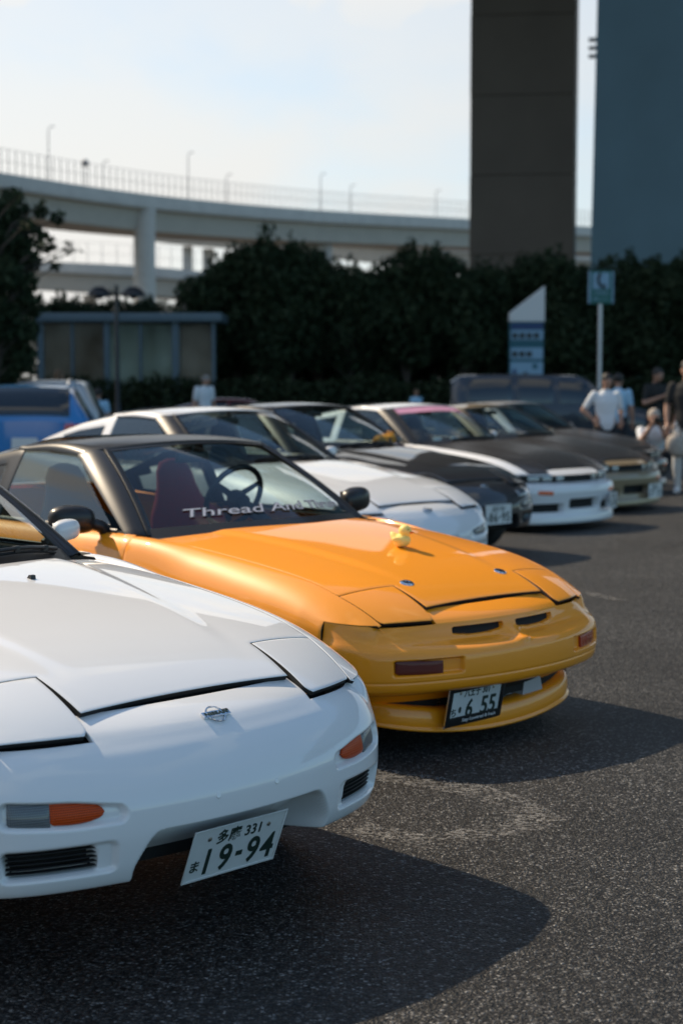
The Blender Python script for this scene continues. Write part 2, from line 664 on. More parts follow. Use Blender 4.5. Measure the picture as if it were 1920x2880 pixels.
TONGUE = [(.617, .114), (.632, .139), (.648, .180), (.6625, .229)]


def sd_box(a, b, ha, hb, r):
    qa, qb = np.abs(a) - ha + r, np.abs(b) - hb + r
    return np.hypot(np.maximum(qa, 0), np.maximum(qb, 0)) + np.minimum(np.maximum(qa, qb), 0) - r


class Nose:
    """front bumper skin: plan outline swept with a changing profile"""

    def __init__(self, style, pockets, step_s, step_z):
        self.k = {n: np.array(v) for n, v in KN[style].items()}
        self.sFI, self.sFO = float(s_of_y(.412)) + .042, float(s_of_y(.705))
        self.pockets = pockets
        d = np.r_[0, np.cumsum(np.hypot(*np.diff(self.k['c'], axis=0).T))]
        n = int(d[-1] / step_z)
        q = np.linspace(0, d[-1], n)
        self.rows = {m: (pchip(d, v[:, 0])(q), pchip(d, v[:, 1])(q)) for m, v in self.k.items()}
        t = np.array(TONGUE)
        t[0] = self.k['c'][-1]
        dt = np.r_[0, np.cumsum(np.hypot(*np.diff(t, axis=0).T))]
        qt = np.linspace(0, dt[-1], max(4, int(dt[-1] / .008)))[1:]
        self.tong = (pchip(dt, t[:, 0])(qt), pchip(dt, t[:, 1])(qt))
        self.n, self.nt = n, len(qt)
        half = np.r_[np.linspace(0, self.sFI - .042, int((self.sFI - .042) / step_s))[:-1], np.array([self.sFI - .042, self.sFI - .036]), np.linspace(self.sFI - .03, SMAX, int((SMAX - self.sFI) / step_s))]
        self.s = np.r_[-half[:0:-1], half]

    def weights(self, s):
        a = np.abs(s)
        w1 = sstep(a, self.sFI * .7, self.sFO * .98)
        w2 = sstep(a, self.sFO - .03, SMAX - .05)
        return w1, w2

    def base(self, s, z):
        """smooth skin without pockets: inset at (s, z)"""
        w1, w2 = self.weights(s)
        c = np.interp(z, *self.rows['c'])
        b = np.interp(z, *self.rows['s'])
        e = np.interp(z, *self.rows['e'])
        return (c * (1 - w1) + b * w1) * (1 - w2) + e * w2

    def at(self, s, z, off=0):
        s, z = np.broadcast_arrays(np.asarray(s, float), np.asarray(z, float))
        x, y, nx, ny = plan(s)
        i = self.base(s, z) + off
        return np.stack([x - nx * i, y - ny * i, z], -1)

    def grid(self):
        s = self.s[None, :]
        w1, w2 = self.weights(s)
        rc, rs, re = self.rows['c'], self.rows['s'], self.rows['e']
        f = lambda k: (rc[k][:, None] * (1 - w1) + rs[k][:, None] * w1) * (1 - w2) + re[k][:, None] * w2
        z, i = f(0), f(1)
        z = np.vstack([z, np.repeat(self.tong[0][:, None], s.shape[1], 1)])
        i = np.vstack([i, np.repeat(self.tong[1][:, None], s.shape[1], 1)])
        deep = np.zeros_like(i)
        sg = np.repeat(s, z.shape[0], 0)
        for fn in self.pockets:
            i, deep = fn(sg, z, i, deep)
        x, y, nx, ny = plan(sg)
        G = np.stack([x - nx * i, y - ny * i, z], -1)
        k0 = self.n - 1
        G[k0 + 1:, :, 1] = G[k0, :, 1][None]
        G[k0 + 1:, :, 0] = G[k0, :, 0][None] - (i[k0 + 1:] - .114) * (1 - .10 * (np.abs(sg[k0 + 1:]) / .38) ** 2)
        # follow the hood edge height across the tongue
        G[k0 + 1:, :, 2] += (.0055 + .0035 * (1 - (np.abs(sg[k0 + 1:]) / .40) ** 2)) * ((z[k0 + 1:] - .617) / .0455)
        # the corner tops follow the fender's lower edge
        FG, FK = fender_grid(1.0)
        nA = FG.shape[1] - (26 // 2 - 1)
        E = FG[FG[:, 0, 0] > -.477, nA - 1]
        for j, sv in enumerate(self.s):
            a_ = abs(sv)
            if a_ > self.sFO - .012:
                t_ = min(1, max(0, (a_ - self.sFO + .012) / (SMAX - self.sFO + .012)))
                xq = -.306 - .168 * t_
                T = np.array([xq, np.interp(-xq, -E[:, 0], E[:, 1]) * np.sign(sv), np.interp(-xq, -E[:, 0], E[:, 2]) - .005])
                rw = np.arange(k0 + 1)
                w_ = sstep(z[:k0 + 1, j], .545, z[k0, j])
                G[:k0 + 1, j] += (T - G[k0, j])[None] * w_[:, None] * (sstep(a_, self.sFO - .012, self.sFO + .03))
        keep = np.ones((z.shape[0] - 1, z.shape[1] - 1), bool)
        sm = np.abs(.5 * (self.s[1:] + self.s[:-1]))
        keep[self.n - 1:, :] = (sm < self.sFI - .042)[None, :]
        dm = (deep[1:, 1:] + deep[:-1, :-1] + deep[1:, :-1] + deep[:-1, 1:]) / 4
        return G, keep, (dm > .5).astype(int)


# pockets -------------------------------------------------------------
def pk_blinker(s, z, i, d):
    a = np.abs(s)
    c = .5 * (s_of_y(.37) + s_of_y(.672))
    h = .5 * (s_of_y(.672) - s_of_y(.37))
    taper = .034 - .010 * sstep(-(a - c), 0, h)
    sd = sd_box(a - c, z - .4655 - .012 * (a - c) / h, h, taper, .023)
    return i + .020 * sstep(-sd, -.002, .011), d


def pk_grille(s, z, i, d):
    a = np.abs(s)
    c = .5 * (s_of_y(.395) + s_of_y(.672))
    h = .5 * (s_of_y(.672) - s_of_y(.395))
    sd = sd_box(a - c, z - .348, h, .042, .022)
    i = i + .016 * sstep(-sd, -.002, .010)
    h2 = h - .032
    sd2 = sd_box(a - c - .020 - .16 * (z - .348), z - .348, h2, .033, .016)
    w = sstep(-sd2, -.002, .007)
    return i + .05 * w, np.maximum(d, (w > .75) * 1.)


def pk_mouth(s, z, i, d):
    a = np.abs(s)
    edge = .300 + .05 * sstep(.40 - z, 0, .11)
    sd = np.maximum(a - edge, z - .392)
    sd = np.where((a > edge - .03) & (z > .362), np.hypot(np.maximum(a - edge + .03, 0), np.maximum(z - .362, 0)) - .03, sd)
    w = sstep(-sd, -.006, .014 + .024 * sstep(.36 - z, 0, .07))
    lim = .105 + .09 * sstep(.37 - z, 0, .11)
    return i + w * np.maximum(lim - i, 0), d


def pk_vents(s, z, i, d):
    a = np.abs(s)
    c = .5 * (.045 + s_of_y(.34))
    h = .5 * (s_of_y(.34) - .045)
    hz = .0195 - .006 * ((a - c) / h) ** 2
    sd = sd_box(a - c, z - .583 - .004 * ((a - c) / h) ** 2, h, hz, .008)
    w = sstep(-sd, -.001, .006)
    # spine between the slots and a scooped shelf below them
    i = i - .040 * np.exp(-(a / .040) ** 2) * np.exp(-((z - .553) / .022) ** 2)
    i = i + .012 * np.exp(-((a - c) / (h * .9)) ** 4) * np.exp(-((z - .548) / .016) ** 2)
    return i + .045 * w, d


def pk_oblinker(s, z, i, d):
    a = np.abs(s)
    c = .5 * (s_of_y(.352) + s_of_y(.650))
    h = .5 * (s_of_y(.650) - s_of_y(.352))
    sd = sd_box(a - c, z - .466, h, .034, .013)
    i = i + .022 * sstep(-sd, -.001, .010)
    return i + .0035 * np.exp(-((z - .4085) / .0035) ** 2) * (np.abs(sd) > .02), d


def pk_aero(s, z, i, d):
    a = np.abs(s)
    sd = sd_box(a, z - .325, .24, .055, .03)
    sd2 = sd_box(a - .52, z - .29, .20, .05, .03)
    w = np.maximum(sstep(-sd, -.002, .012), sstep(-sd2, -.002, .012))
    wl = sstep(-(np.abs(z - .575) - .04), -.002, .008) * (a < SMAX - .06)
    return i + .06 * w + .035 * wl, np.maximum(d, np.maximum((w > .5) * 1., (wl > .5) * 1.))


def ye(x):
    """hood / lid outer shut line"""
    x = np.asarray(x, float)
    return np.where(x < -.508, .661 + .058 * np.clip((-x - .508) / 1.18, 0, 1.1), .661 - .034 * (x + .508) / .209)


def hood_rear(y):
    return -1.42 - .27 * (np.abs(y) / .72) ** 1.6


def lerp(a, b, t):
    return a + (b - a) * t


def hood_grid(res):
    b = np.linspace(0, 1, max(6, int(16 * res)))
    c = np.linspace(0, 1, max(6, int(14 * res)))[1:]
    pf = np.linspace(0, 1, max(5, int(12 * res)))
    qr = np.linspace(0, 1, max(8, int(44 * res)))[1:]
    rows = []
    nin = len(b)
    for p in pf:
        y = np.r_[b * (.3655 + .013 * p), .3785 + .28 * c]
        xf = -.3185 + .08 * y * y
        x = lerp(xf, -.4850 + 0 * y, p)
        x = np.where(np.arange(len(y)) >= nin, -.4850 - .13 * np.clip(y - .385, 0, 1) - .001, x)
        rows.append((x, y))
    for q in qr:
        x = np.full(nin + len(c), -.9)
        for _ in range(4):
            yo = ye(x) - .0028
            y = np.r_[b * .3785, .3785 + (yo[nin:] - .3785) * c]
            x0 = -.4850 - .13 * np.clip(y - .385, 0, 1)
            x = lerp(x0, hood_rear(y), q)
        rows.append((x, y))
    X = np.array([r[0] for r in rows])
    Y = np.array([r[1] for r in rows])
    X = np.hstack([X[:, :0:-1], X])
    Y = np.hstack([-Y[:, :0:-1], Y])
    G = np.stack([X, Y, zt(X, Y)], -1)
    keep = np.ones((len(X) - 1, X.shape[1] - 1), bool)
    nc = len(c)
    keep[:len(pf) - 1, :nc] = False
    keep[:len(pf) - 1, -nc:] = False
    return G, keep


def lid_grid(res):
    p = np.linspace(0, 1, max(6, int(18 * res)))[:, None]
    c = np.linspace(0, 1, max(6, int(18 * res)))[None, :]
    rnd = np.clip((p - .90) / .10, 0, 1) ** 2.2
    xi, yi = lerp(-.4790, -.2400, p), .3875 + .003 * p + .016 * rnd
    xo, yo = lerp(-.5135, -.3055, p), lerp(.6585, .6235, p) - .012 * rnd
    X, Y = lerp(xi, xo, c), lerp(yi, yo, c)
    X = X + .007 * np.sin(np.pi * c) * p
    return np.stack([X, Y, zt(X, Y)], -1)


def fender_grid(res):
    xs = np.r_[np.linspace(-.306, -.476, max(6, int(16 * res))), np.linspace(-.478, -1.775, max(14, int(50 * res)))]
    n = max(10, int(26 * res))
    out, keep = [], []
    for x in xs:
        y0 = float(ye(x)) + .0028
        z0 = float(zt(x, y0))
        ym = float(plan_y_at_x(x)) if x > -.46 else float(np.interp(-x, [.46, .60, .8, 1.0, 1.8], [.801, .822, .836, .842, .845]))
        zm = float(np.interp(-x, [.3, .5, .9, 1.8], [.585, .60, .63, .64]))
        k = min(1, (ym - y0) / .14)
        sl = float((zt(x, y0) - zt(x, y0 - .02)) / .02)
        P = np.array([(y0, z0), (y0 + .055 * k, z0 + sl * .055 * k), (ym - .004, max(z0 - .055, zm + .03)), (ym, zm)])
        t = np.linspace(0, 1, 60)[:, None]
        cv = (1 - t) ** 3 * P[0] + 3 * (1 - t) ** 2 * t * P[1] + 3 * (1 - t) * t * t * P[2] + t ** 3 * P[3]
        low = np.array([(ym, .55), (ym - .004, .45), (ym - .02, .34), (ym - .04, .24)])
        cv = np.vstack([cv, low])
        if x > -.477:
            zb = float(np.interp(-x, [.306, .476], [.631, .6455]))
        else:
            dx = x + .93
            zb = .30 + math.sqrt(max(0, .345 ** 2 - dx * dx)) if abs(dx) < .345 else .245
        wS = float(sstep(-x, 1.30, 1.775))
        if wS > 0:
            sf = np.vstack([[(.7245, .889)], SIDE[1:]])
            a1 = np.r_[0, np.cumsum(np.hypot(*np.diff(cv, axis=0).T))]
            a2 = np.r_[0, np.cumsum(np.hypot(*np.diff(sf, axis=0).T))]
            fy, fz = cubic(a2, sf[:, 0]), cubic(a2, sf[:, 1])
            q2 = a1 / a1[-1] * a2[-1]
            cv = cv * (1 - wS) + np.stack([fy(q2), fz(q2)], -1) * wS
            if x > -1.70:
                cv[0] = (y0, z0)
        zA = float(np.interp(-x, [.306, .476, .9], [.631, .6455, .665]))
        zA = min(zA, z0 - .004)
        zb = min(zb, zA - .002) if not (x < -.477 and zb > zA) else zb
        a = np.r_[0, np.cumsum(np.hypot(*np.diff(cv, axis=0).T))]
        aA, ae = np.interp(-zA, -cv[:, 1], a), np.interp(-zb, -cv[:, 1], a)
        if x < -.477 and zb >= zA:
            aA = ae - .004
        q = np.r_[np.linspace(0, aA, n), np.linspace(aA, ae, n // 2)[1:]]
        keep.append(x <= -.477)
        out.append(np.stack([np.full(len(q), x), np.interp(q, a, cv[:, 0]), np.interp(q, a, cv[:, 1])], -1))
    G = np.array(out)
    K = np.ones((G.shape[0] - 1, G.shape[1] - 1), bool)
    K[:, n - 1:] = np.array(keep)[:-1, None]
    return G, K


def gy(z):
    return .752 - .16 * np.clip((np.asarray(z, float) - .895) / .345, 0, 1.2) ** 1.2


SIDE = np.array([(.752, .897), (.775, .888), (.80, .868), (.828, .80), (.842, .71), (.845, .62), (.84, .48), (.82, .33), (.795, .225)])


def side_grid(x0, x1, n, arch=None, zbelt=lambda x: 0, taper=lambda x: 0):
    out = []
    a = np.r_[0, np.cumsum(np.hypot(*np.diff(SIDE, axis=0).T))]
    for x in np.linspace(x0, x1, n):
        cv = SIDE.copy()
        cv[:, 1] += zbelt(x) * np.clip((cv[:, 1] - .6) / .3, 0, 1)
        cv[:, 0] -= taper(x)
        zb = .225
        if arch and abs(x - arch) < .345:
            zb = max(zb, .30 + math.sqrt(.345 ** 2 - (x - arch) ** 2))
        ae = np.interp(-zb, -cv[:, 1], a)
        q = np.linspace(0, ae, 22)
        fy, fz = cubic(a, cv[:, 0]), cubic(a, cv[:, 1])
        out.append(np.stack([np.full(22, x), fy(q), fz(q)], -1))
    return np.array(out)


def roofline(x):
    return np.interp(-np.asarray(x, float), [1.93, 2.46, 2.75, 3.03, 3.4, 3.8, 4.1, 4.3], [.897, 1.236, 1.250, 1.243, 1.180, 1.065, .970, .945])


def ws_point(v, c):
    """windscreen: v 0 base .. 1 top, c -1 .. 1"""
    ac = np.abs(c)
    bx, by, bz = -1.475 - .315 * ac ** 1.7, .668 * c, .922 - .036 * c * c
    tx, ty, tz = -2.265 - .10 * c * c, .505 * c, 1.293 - .028 * c * c
    x, y, z = lerp(bx, tx, v), lerp(by, ty, v), lerp(bz, tz, v)
    k = 4 * v * (1 - v)
    return np.stack(np.broadcast_arrays(x + .010 * k, y, z + .020 * k), -1)


def place_on(o, loc, fwd, up):
    """orient an object whose local x is across, y is up, z is out of the face"""
    z = Vector(fwd).normalized()
    y = (Vector(up) - z * Vector(up).dot(z)).normalized()
    x = y.cross(z)
    o.matrix_local = Matrix((x, y, z)).transposed().to_4x4()
    o.location = loc


def plate_part(parent, loc, tilt, top, kana, num, rz=0, frame=None, simple=False, size=(.33, .165)):
    """licence plate leaning by tilt about the car's y axis, facing +x"""
    p = empty('license_plate', loc, 0, parent)
    p.rotation_euler = (0, tilt, rz)
    w, h = size
    mb = MB()
    # pressed sheet: local x out of the face, y to the car's left (reads right to left), z up
    mb.box((-.0015, -w / 2, -h / 2), (.0, w / 2, h / 2))
    o = mb.build('plate_sheet', M['plate'], p, smooth=False)
    rim = MB()
    e = .006
    for a, b in (((-.0008, -w / 2 - .0005, h / 2 - e), (.0022, w / 2 + .0005, h / 2 + .0005)), ((-.0008, -w / 2 - .0005, -h / 2 - .0005), (.0022, w / 2 + .0005, -h / 2 + e)),
                 ((-.0009, -w / 2 - .0004, -h / 2 + .001), (.0021, -w / 2 + e, h / 2 - .001)), ((-.0009, w / 2 - e, -h / 2 + .001), (.0021, w / 2 + .0004, h / 2 - .001))):
        rim.box(a, b, bev=.001)
    rim.build('plate_rim', M['plate'], p)

    def put(body, size_, cy, cz, width=None, shear=0, bold=0, name='character', spacing=1.0, mat_=None, x=.0004):
        V, F = text_mesh(body, size_, .0012, 4, shear, bold, spacing, width)
        if not len(V):
            return
        W = np.stack([V[:, 2] + x, cy + V[:, 0], cz + V[:, 1]], -1)
        mk(name, W, F, mat_ or M['ink'], p, smooth=False)
    put(top, .046 if not simple else .05, .0, h * .285, width=.155 if frame is None else .16, bold=.0006, spacing=1.05)
    put(kana, .040, -w * .405, -h * .20, bold=.0005)
    for ch, cy, wd in num:
        put(ch, .112, cy, -h * .155, width=wd, bold=.0022)
    if not simple:
        for sy in (-.105, .105):
            b = MB()
            b.lathe([(.0001, .004), (.003, .004), (.0062, .0022), (.0066, 0)], 14, M=Matrix.Translation((0, sy, h * .29)) @ Matrix.Rotation(R(90), 4, 'Y'))
            b.build('bolt', M['screw'], p)
    if frame:
        fr = MB()
        W2, H2, i = w / 2 + .011, h / 2 + .010, .009
        for a, b in (((-.002, -W2, h / 2 - .026), (.006, W2, H2)), ((-.002, -W2, -H2), (.006, W2, -h / 2 + .028)), ((-.0021, -W2, -h / 2 + .02), (.0058, -w / 2 + i, h / 2 - .02)), ((-.0021, w / 2 - i, -h / 2 + .02), (.0058, W2, h / 2 - .02))):
            fr.box(a, b, bev=.002)
        fr.build('plate_frame', M['frame'], p)
        ed = MB()
        for a, b in (((-.003, -W2 - .004, H2), (.003, W2 + .004, H2 + .004)), ((-.003, -W2 - .004, -H2 - .003), (.003, -W2, H2)), ((-.003, W2, -H2), (.003, W2 + .004, H2))):
            ed.box(a, b)
        ed.build('frame_edge', M['chrome'], p)
        put(frame[0], .021, .03, -H2 + .020, width=.215, name='frame_lettering', mat_=M['frame_white'], x=.0066)
        put(frame[1], .013, .0, H2 - .012, width=.19, name='frame_lettering', mat_=M['frame_white'], x=.0066, shear=.3)
    return p


def wheel_part(parent, x, y, r, tw=.205, rim_mat=None):
    w = empty('wheel', (x, y, r), 0, parent)
    s = 1 if y > 0 else -1
    Mx = Matrix.Rotation(R(-90) * s, 4, 'X')     # local z -> outward
    t = MB()
    t.lathe([(r * .66, -tw / 2), (r * .9, -tw / 2 - .004), (r * .985, -tw / 2 + .02), (r, -tw / 2 + .05), (r, tw / 2 - .05), (r * .985, tw / 2 - .02), (r * .9, tw / 2 + .004), (r * .66, tw / 2)], 36, M=Mx, cap=False)
    t.build('tyre', M['rubber'], w)
    q = MB()
    q.lathe([(r * .66, -tw / 2), (r * .66, tw / 2), (r * .62, tw / 2 - .004), (r * .60, tw / 2 - .03), (r * .58, -tw / 2)], 36, M=Mx, cap=False)
    for k in range(5):
        a = 2 * math.pi * k / 5
        pr = [(-.035, .02), (.035, .02), (.022, r * .62), (-.022, r * .62)]
        q.prism(pr, tw / 2 - .055, tw / 2 - .025, M=Mx @ Matrix.Rotation(a, 4, 'Z'))
    q.lathe([(.0001, tw / 2 - .015), (.035, tw / 2 - .018), (.05, tw / 2 - .04), (.05, tw / 2 - .07)], 18, M=Mx, cap=False)
    q.build('rim', rim_mat or M['rim'], w)
    return w


def mirror_part(parent, side, m, k=.72):
    """door mirror with a rounded housing, a foot and glass facing back"""
    e = empty('door_mirror', (-2.05, side * (.735 + .075 * k), .945), 0, parent)
    e.scale = (k, k, k)
    V, F = [], []
    secs = [(.0, .03, .045, -.01), (.035, .05, .062, -.004), (.08, .062, .070, 0), (.14, .060, .068, .003), (.185, .050, .060, .004), (.212, .032, .044, .003), (.222, .012, .018, .002)]
    n = 20
    for (yy, hx, hz, oz) in secs:
        for k in range(n):
            a = 2 * math.pi * k / n
            ca, sa = math.cos(a), math.sin(a)
            px = hx * abs(ca) ** .7 * (1 if ca > 0 else -1) * (1.15 if ca > 0 else .55) - yy * .16
            pz = hz * abs(sa) ** .75 * (1 if sa > 0 else -1) + oz
            V.append((px, side * (yy - .005), pz + .015))
    for i in range(len(secs) - 1):
        for k in range(n):
            f = (i * n + k, i * n + (k + 1) % n, (i + 1) * n + (k + 1) % n, (i + 1) * n + k)
            F.append(f if side > 0 else f[::-1])
    F.append(tuple(reversed(range(n))) if side > 0 else tuple(range(n)))
    F.append(tuple((len(secs) - 1) * n + k for k in range(n)) if side > 0 else tuple(reversed([(len(secs) - 1) * n + k for k in range(n)])))
    o = mk('housing', V, F, m, e)
    mod = o.modifiers.new('sub', 'SUBSURF')
    mod.levels = mod.render_levels = 1
    ft = MB()
    ft.tube([(.02, side * -.075, -.055), (.02, side * -.03, -.02), (.01, side * .03, .0)], [.032, .030, .026], 12)
    ft.build('mount', M['trim'], e)
    g = MB()
    g.box((-.052, side * .03, -.035), (-.046, side * .19, .06))
    g.build('mirror_glass', M['chrome'], e, smooth=False)
    return e


def seat_part(parent, y, m):
    """bucket seat: shaped back with shoulder wings, and cushion"""
    e = empty('seat', (-2.62, y, .28), 0, parent)
    n = 18
    V, F = [], []
    lev = [(.00, .22, .10), (.12, .25, .12), (.28, .26, .12), (.42, .27, .11), (.52, .25, .10), (.60, .17, .09), (.68, .135, .085), (.76, .12, .08), (.81, .09, .06), (.83, .03, .03)]
    for (z, hw, hd) in lev:
        for k in range(n):
            a = 2 * math.pi * k / n
            ca, sa = math.cos(a), math.sin(a)
            wing = .05 * abs(sa) ** 3 if z < .58 else 0
            V.append((-z * .30 + hd * .5 * ca + wing, hw * abs(sa) ** .8 * (1 if sa > 0 else -1), .16 + z))
    for i in range(len(lev) - 1):
        for k in range(n):
            F.append((i * n + k, i * n + (k + 1) % n, (i + 1) * n + (k + 1) % n, (i + 1) * n + k))
    F.append(tuple((len(lev) - 1) * n + k for k in range(n)))
    mk('backrest', V, F, m, e)
    c = MB()
    c.box((-.03, -.25, .0), (.46, .25, .17), bev=.05)
    c.build('cushion', m, e)
    return e


def make_car(name, loc, yaw, label, cat, body, hood=None, roof=None, pillar=None, style='plain', dz=0, hero=False, mirrors=None, plate=None, emblem=True,
             seats=None, glass=None, group=None, lamps='popup', scale=(1, 1, 1), lid=None, lower=None, wheel_r=.30, rims=None, banner=False, interior=True, bumper_mat=None, ind_mat=None, wipers=True, lhd=False):
    root = empty(name, (loc[0], loc[1], 0), yaw)
    root.scale = scale
    tag(root, label, cat, group)
    res = 1.6 if hero else .6
    hood, roof, pillar, mirrors, glass = hood or body, roof or body, pillar or M['trim'], mirrors or body, glass or M['glass']
    parts = []

    def add(o):
        o.location.z += dz
        parts.append(o)
        return o
    # hood, lids, fenders
    G, k = hood_grid(res)
    hood_o = add(panel('hood', G, hood, root, keep=k, shade_edge=True, r=.0018))
    L = lid_grid(res)
    for nm, g in (('headlight_lid', L), ('headlight_lid', mirror_y(L))):
        add(panel(nm, g, lid or (hood if lamps == 'fixed' else body), root, shade_edge=True, r=.0018))
    Fg, Fk = fender_grid(res)
    for g, sd in ((Fg, 1), (mirror_y(Fg), -1)):
        add(panel('fender', g, body, root, keep=Fk, hint=(0, sd, .5), depth=.010, shade_edge=True, r=.002))
    # dark structure under the gaps
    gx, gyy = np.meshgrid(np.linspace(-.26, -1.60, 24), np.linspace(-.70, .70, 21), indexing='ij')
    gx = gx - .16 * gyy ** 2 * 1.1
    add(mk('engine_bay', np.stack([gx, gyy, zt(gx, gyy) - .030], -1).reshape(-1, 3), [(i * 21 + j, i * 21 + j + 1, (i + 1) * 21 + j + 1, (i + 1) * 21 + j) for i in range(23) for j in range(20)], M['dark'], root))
    # bumper
    pk = {'plain': [pk_mouth, pk_blinker, pk_grille], 'vented': [pk_vents, pk_oblinker], 'aero': [pk_aero]}[style]
    N = Nose(style, pk, .0058 if hero else .018, .0036 if hero else .010)
    G, k, mi = N.grid()
    bump = add(panel('front_bumper', G, body, root, keep=k, hint=(1, 0, 0), depth=.012, mats=[bumper_mat or body, M['dark']], mi=mi))
    bump.data.materials[0] = bumper_mat or body
    # closing wall behind the bumper
    ss = np.linspace(-SMAX, SMAX, 61)
    px, py, nx, ny = plan(ss)
    zlo = .27 if style != 'aero' else .14
    wall = np.stack([np.stack([px - nx * .165, py - ny * .165, np.full(61, z)], -1) for z in (zlo, .45, .615)], 0)
    add(mk('crash_beam', wall.reshape(-1, 3), [(i * 61 + j, i * 61 + j + 1, (i + 1) * 61 + j + 1, (i + 1) * 61 + j) for i in range(2) for j in range(60)], M['dark'], root))

    def lens(parent, sa, sb, za, zb, off, m, nm, tip=0, bulge=.004, side=1, nn=(26, 12)):
        """lens patch on the bumper skin; tip rounds the sa end"""
        u = np.linspace(0, 1, nn[0])
        v = np.linspace(0, 1, nn[1])
        U, Vv = np.meshgrid(u, v, indexing='ij')
        s_ = lerp(sa, sb, U)
        if tip:
            wd = np.sqrt(np.clip(1 - (1 - np.clip(U / tip, 0, 1)) ** 2, 1e-4, 1))
        else:
            wd = np.ones_like(U)
        rr = .10
        wd = wd * (1 - .25 * (np.clip((U - (1 - rr)) / rr, 0, 1)) ** 3)
        mid, hh = .5 * (za + zb), .5 * (zb - za)
        zc = mid + .010 * (U - .5)
        z_ = zc + hh * wd * (2 * Vv - 1)
        bl = bulge * (1 - (2 * Vv - 1) ** 4) * (1 - (2 * U - 1) ** 6)
        P = N.at(s_ * side, z_, off - bl)
        return panel(nm, P, m, parent, hint=(1, 0, 0), depth=.010, r=.0015)

    if style == 'plain':
        for sd in (1, -1):
            ind = empty('turn_signal', (0, 0, 0), 0, root)
            add(ind)
            s0, sm_, s1 = s_of_y(.425), s_of_y(.56), s_of_y(.655)
            lens(ind, s0, sm_ - .0008, .440, .497, .013, ind_mat or M['amber'], 'amber_lens' if not ind_mat else 'clear_lens', tip=.75, side=sd)
            lens(ind, sm_ + .0008, s1, .445, .502, .013, M['clear'], 'clear_lens', side=sd)
            if hero:
                gr = empty('air_intake', (0, 0, 0), 0, root)
                add(gr)
                for q in range(5):
                    zz = .324 + .012 * q
                    sA, sB = s_of_y(.418) + .16 * (zz - .348), s_of_y(.660)
                    sv = np.linspace(sA, sB, 14)
                    P = np.stack([N.at(sv * sd, zz, .022), N.at(sv * sd, zz + .0012, .020), N.at(sv * sd, zz + .0024, .022), N.at(sv * sd, zz + .0024, .040)], 0)
                    panel('slat', P, M['trim'], gr, hint=(1, 0, 0), depth=0)
        if hero:
            for sd in (-1, 1):
                b = MB()
                b.lathe([(.0001, .0012), (.007, .001), (.009, -.001)], 16)
                o = b.build('mount_plug', bumper_mat or body, root)
                pnt = N.at(s_of_y(.104) * sd, .457, -.0008)
                place_on(o, pnt, (1, .06 * sd, .25), (0, 0, 1))
                add(o)
    if style == 'vented':
        for sd in (1, -1):
            ind = empty('turn_signal', (0, 0, 0), 0, root)
            add(ind)
            lens(ind, s_of_y(.445), s_of_y(.640), .438, .492, .012, M['smoked'] if sd < 0 else M['red_lens'], 'smoked_lens', side=sd, bulge=.002)
        for sd in (1, -1):
            add(lens(root, .050, s_of_y(.338), .5655, .6005, .020, M['dark'], 'vent_slot', side=sd, bulge=0))
        # lower mouth and lip
        lp = np.array([(0, -.195), (.2, -.202), (.38, -.228), (.50, -.265), (.58, -.33), (.612, -.40), (.62, -.47)])
        fl = np.r_[lp[::-1] * [-1, 1], lp[1:]]
        sl = np.r_[0, np.cumsum(np.hypot(*np.diff(fl, axis=0).T))]
        q = np.linspace(0, sl[-1], 90)
        ly, lx = cubic(sl, fl[:, 0])(q), cubic(sl, fl[:, 1])(q)
        rows = []
        for z, off in ((.250, .10), (.249, .05), (.246, .022), (.239, .010), (.228, .004), (.19, .0), (.170, .001), (.163, .005), (.159, -.006), (.149, -.003), (.145, .03)):
            rows.append(np.stack([lx - off, ly * (1 - off * .5), np.full(90, z + .062 * (ly / .62) ** 2)], -1))
        add(panel('front_lip', np.array(rows), body, root, hint=(1, 0, .3), depth=0))
        G2 = []
        for z, off in ((.345, .115), (.30, .165), (.250, .205)):
            x_, y_, nx_, ny_ = plan(np.linspace(-SMAX, SMAX, 80))
            G2.append(np.stack([x_ - nx_ * off, y_ - ny_ * off, np.full(80, z)], -1))
        sv = np.abs(np.linspace(-SMAX, SMAX, 80)[:-1])
        add(panel('lower_valance', np.array(G2), body, root, hint=(1, 0, 0), depth=0, mats=[body, M['dark']], mi=np.repeat(((sv < .30))[None, :].astype(int), 2, 0)))
        ic = empty('intercooler', (0, 0, 0), 0, root)
        add(ic)
        b = MB()
        for q in range(7):
            b.box((-.285, -.34, .245 + .012 * q), (-.268, .30, .251 + .012 * q))
        b.build('core', M['rim'], ic, smooth=False)
        b = MB()
        b.prism([(.16, .240), (.30, .245), (.275, .335), (.18, .340)], 0, .05, M=Matrix(((0, 0, 1, -.285), (1, 0, 0, 0), (0, 1, 0, 0), (0, 0, 0, 1))))
        b.build('end_tank', M['silver'], ic, smooth=False)
        # embossed maker's letters
        V, F = text_mesh('NISSAN', .034, .0006, 3, spacing=1.15, width=.105)
        P = N.at(s_of_y(.54) + V[:, 0], .455 + V[:, 1], -.0006)
        add(mk('embossed_lettering', P, F, M['orange_emboss'], root, smooth=False))
    if style == 'aero':
        for sd in (1, -1):
            o = lens(root, s_of_y(.46), s_of_y(.62), .43, .47, -.003, M['amber_bright'], 'turn_signal', side=sd, nn=(10, 6))
            add(o)
            for yy, w_ in ((.30, .10), (.47, .12), (.64, .13)):
                b = MB()
                b.box((-.012, -w_ / 2, -.028), (.012, w_ / 2, .028), bev=.008)
                o = b.build('headlamp', M['lamp_glass'], root)
                pt = N.at(s_of_y(yy) * sd, .578, .025)
                o.location = pt
                a = plan(s_of_y(yy) * sd)
                o.rotation_euler = (0, 0, math.atan2(float(a[3]), float(a[2])))
                add(o)
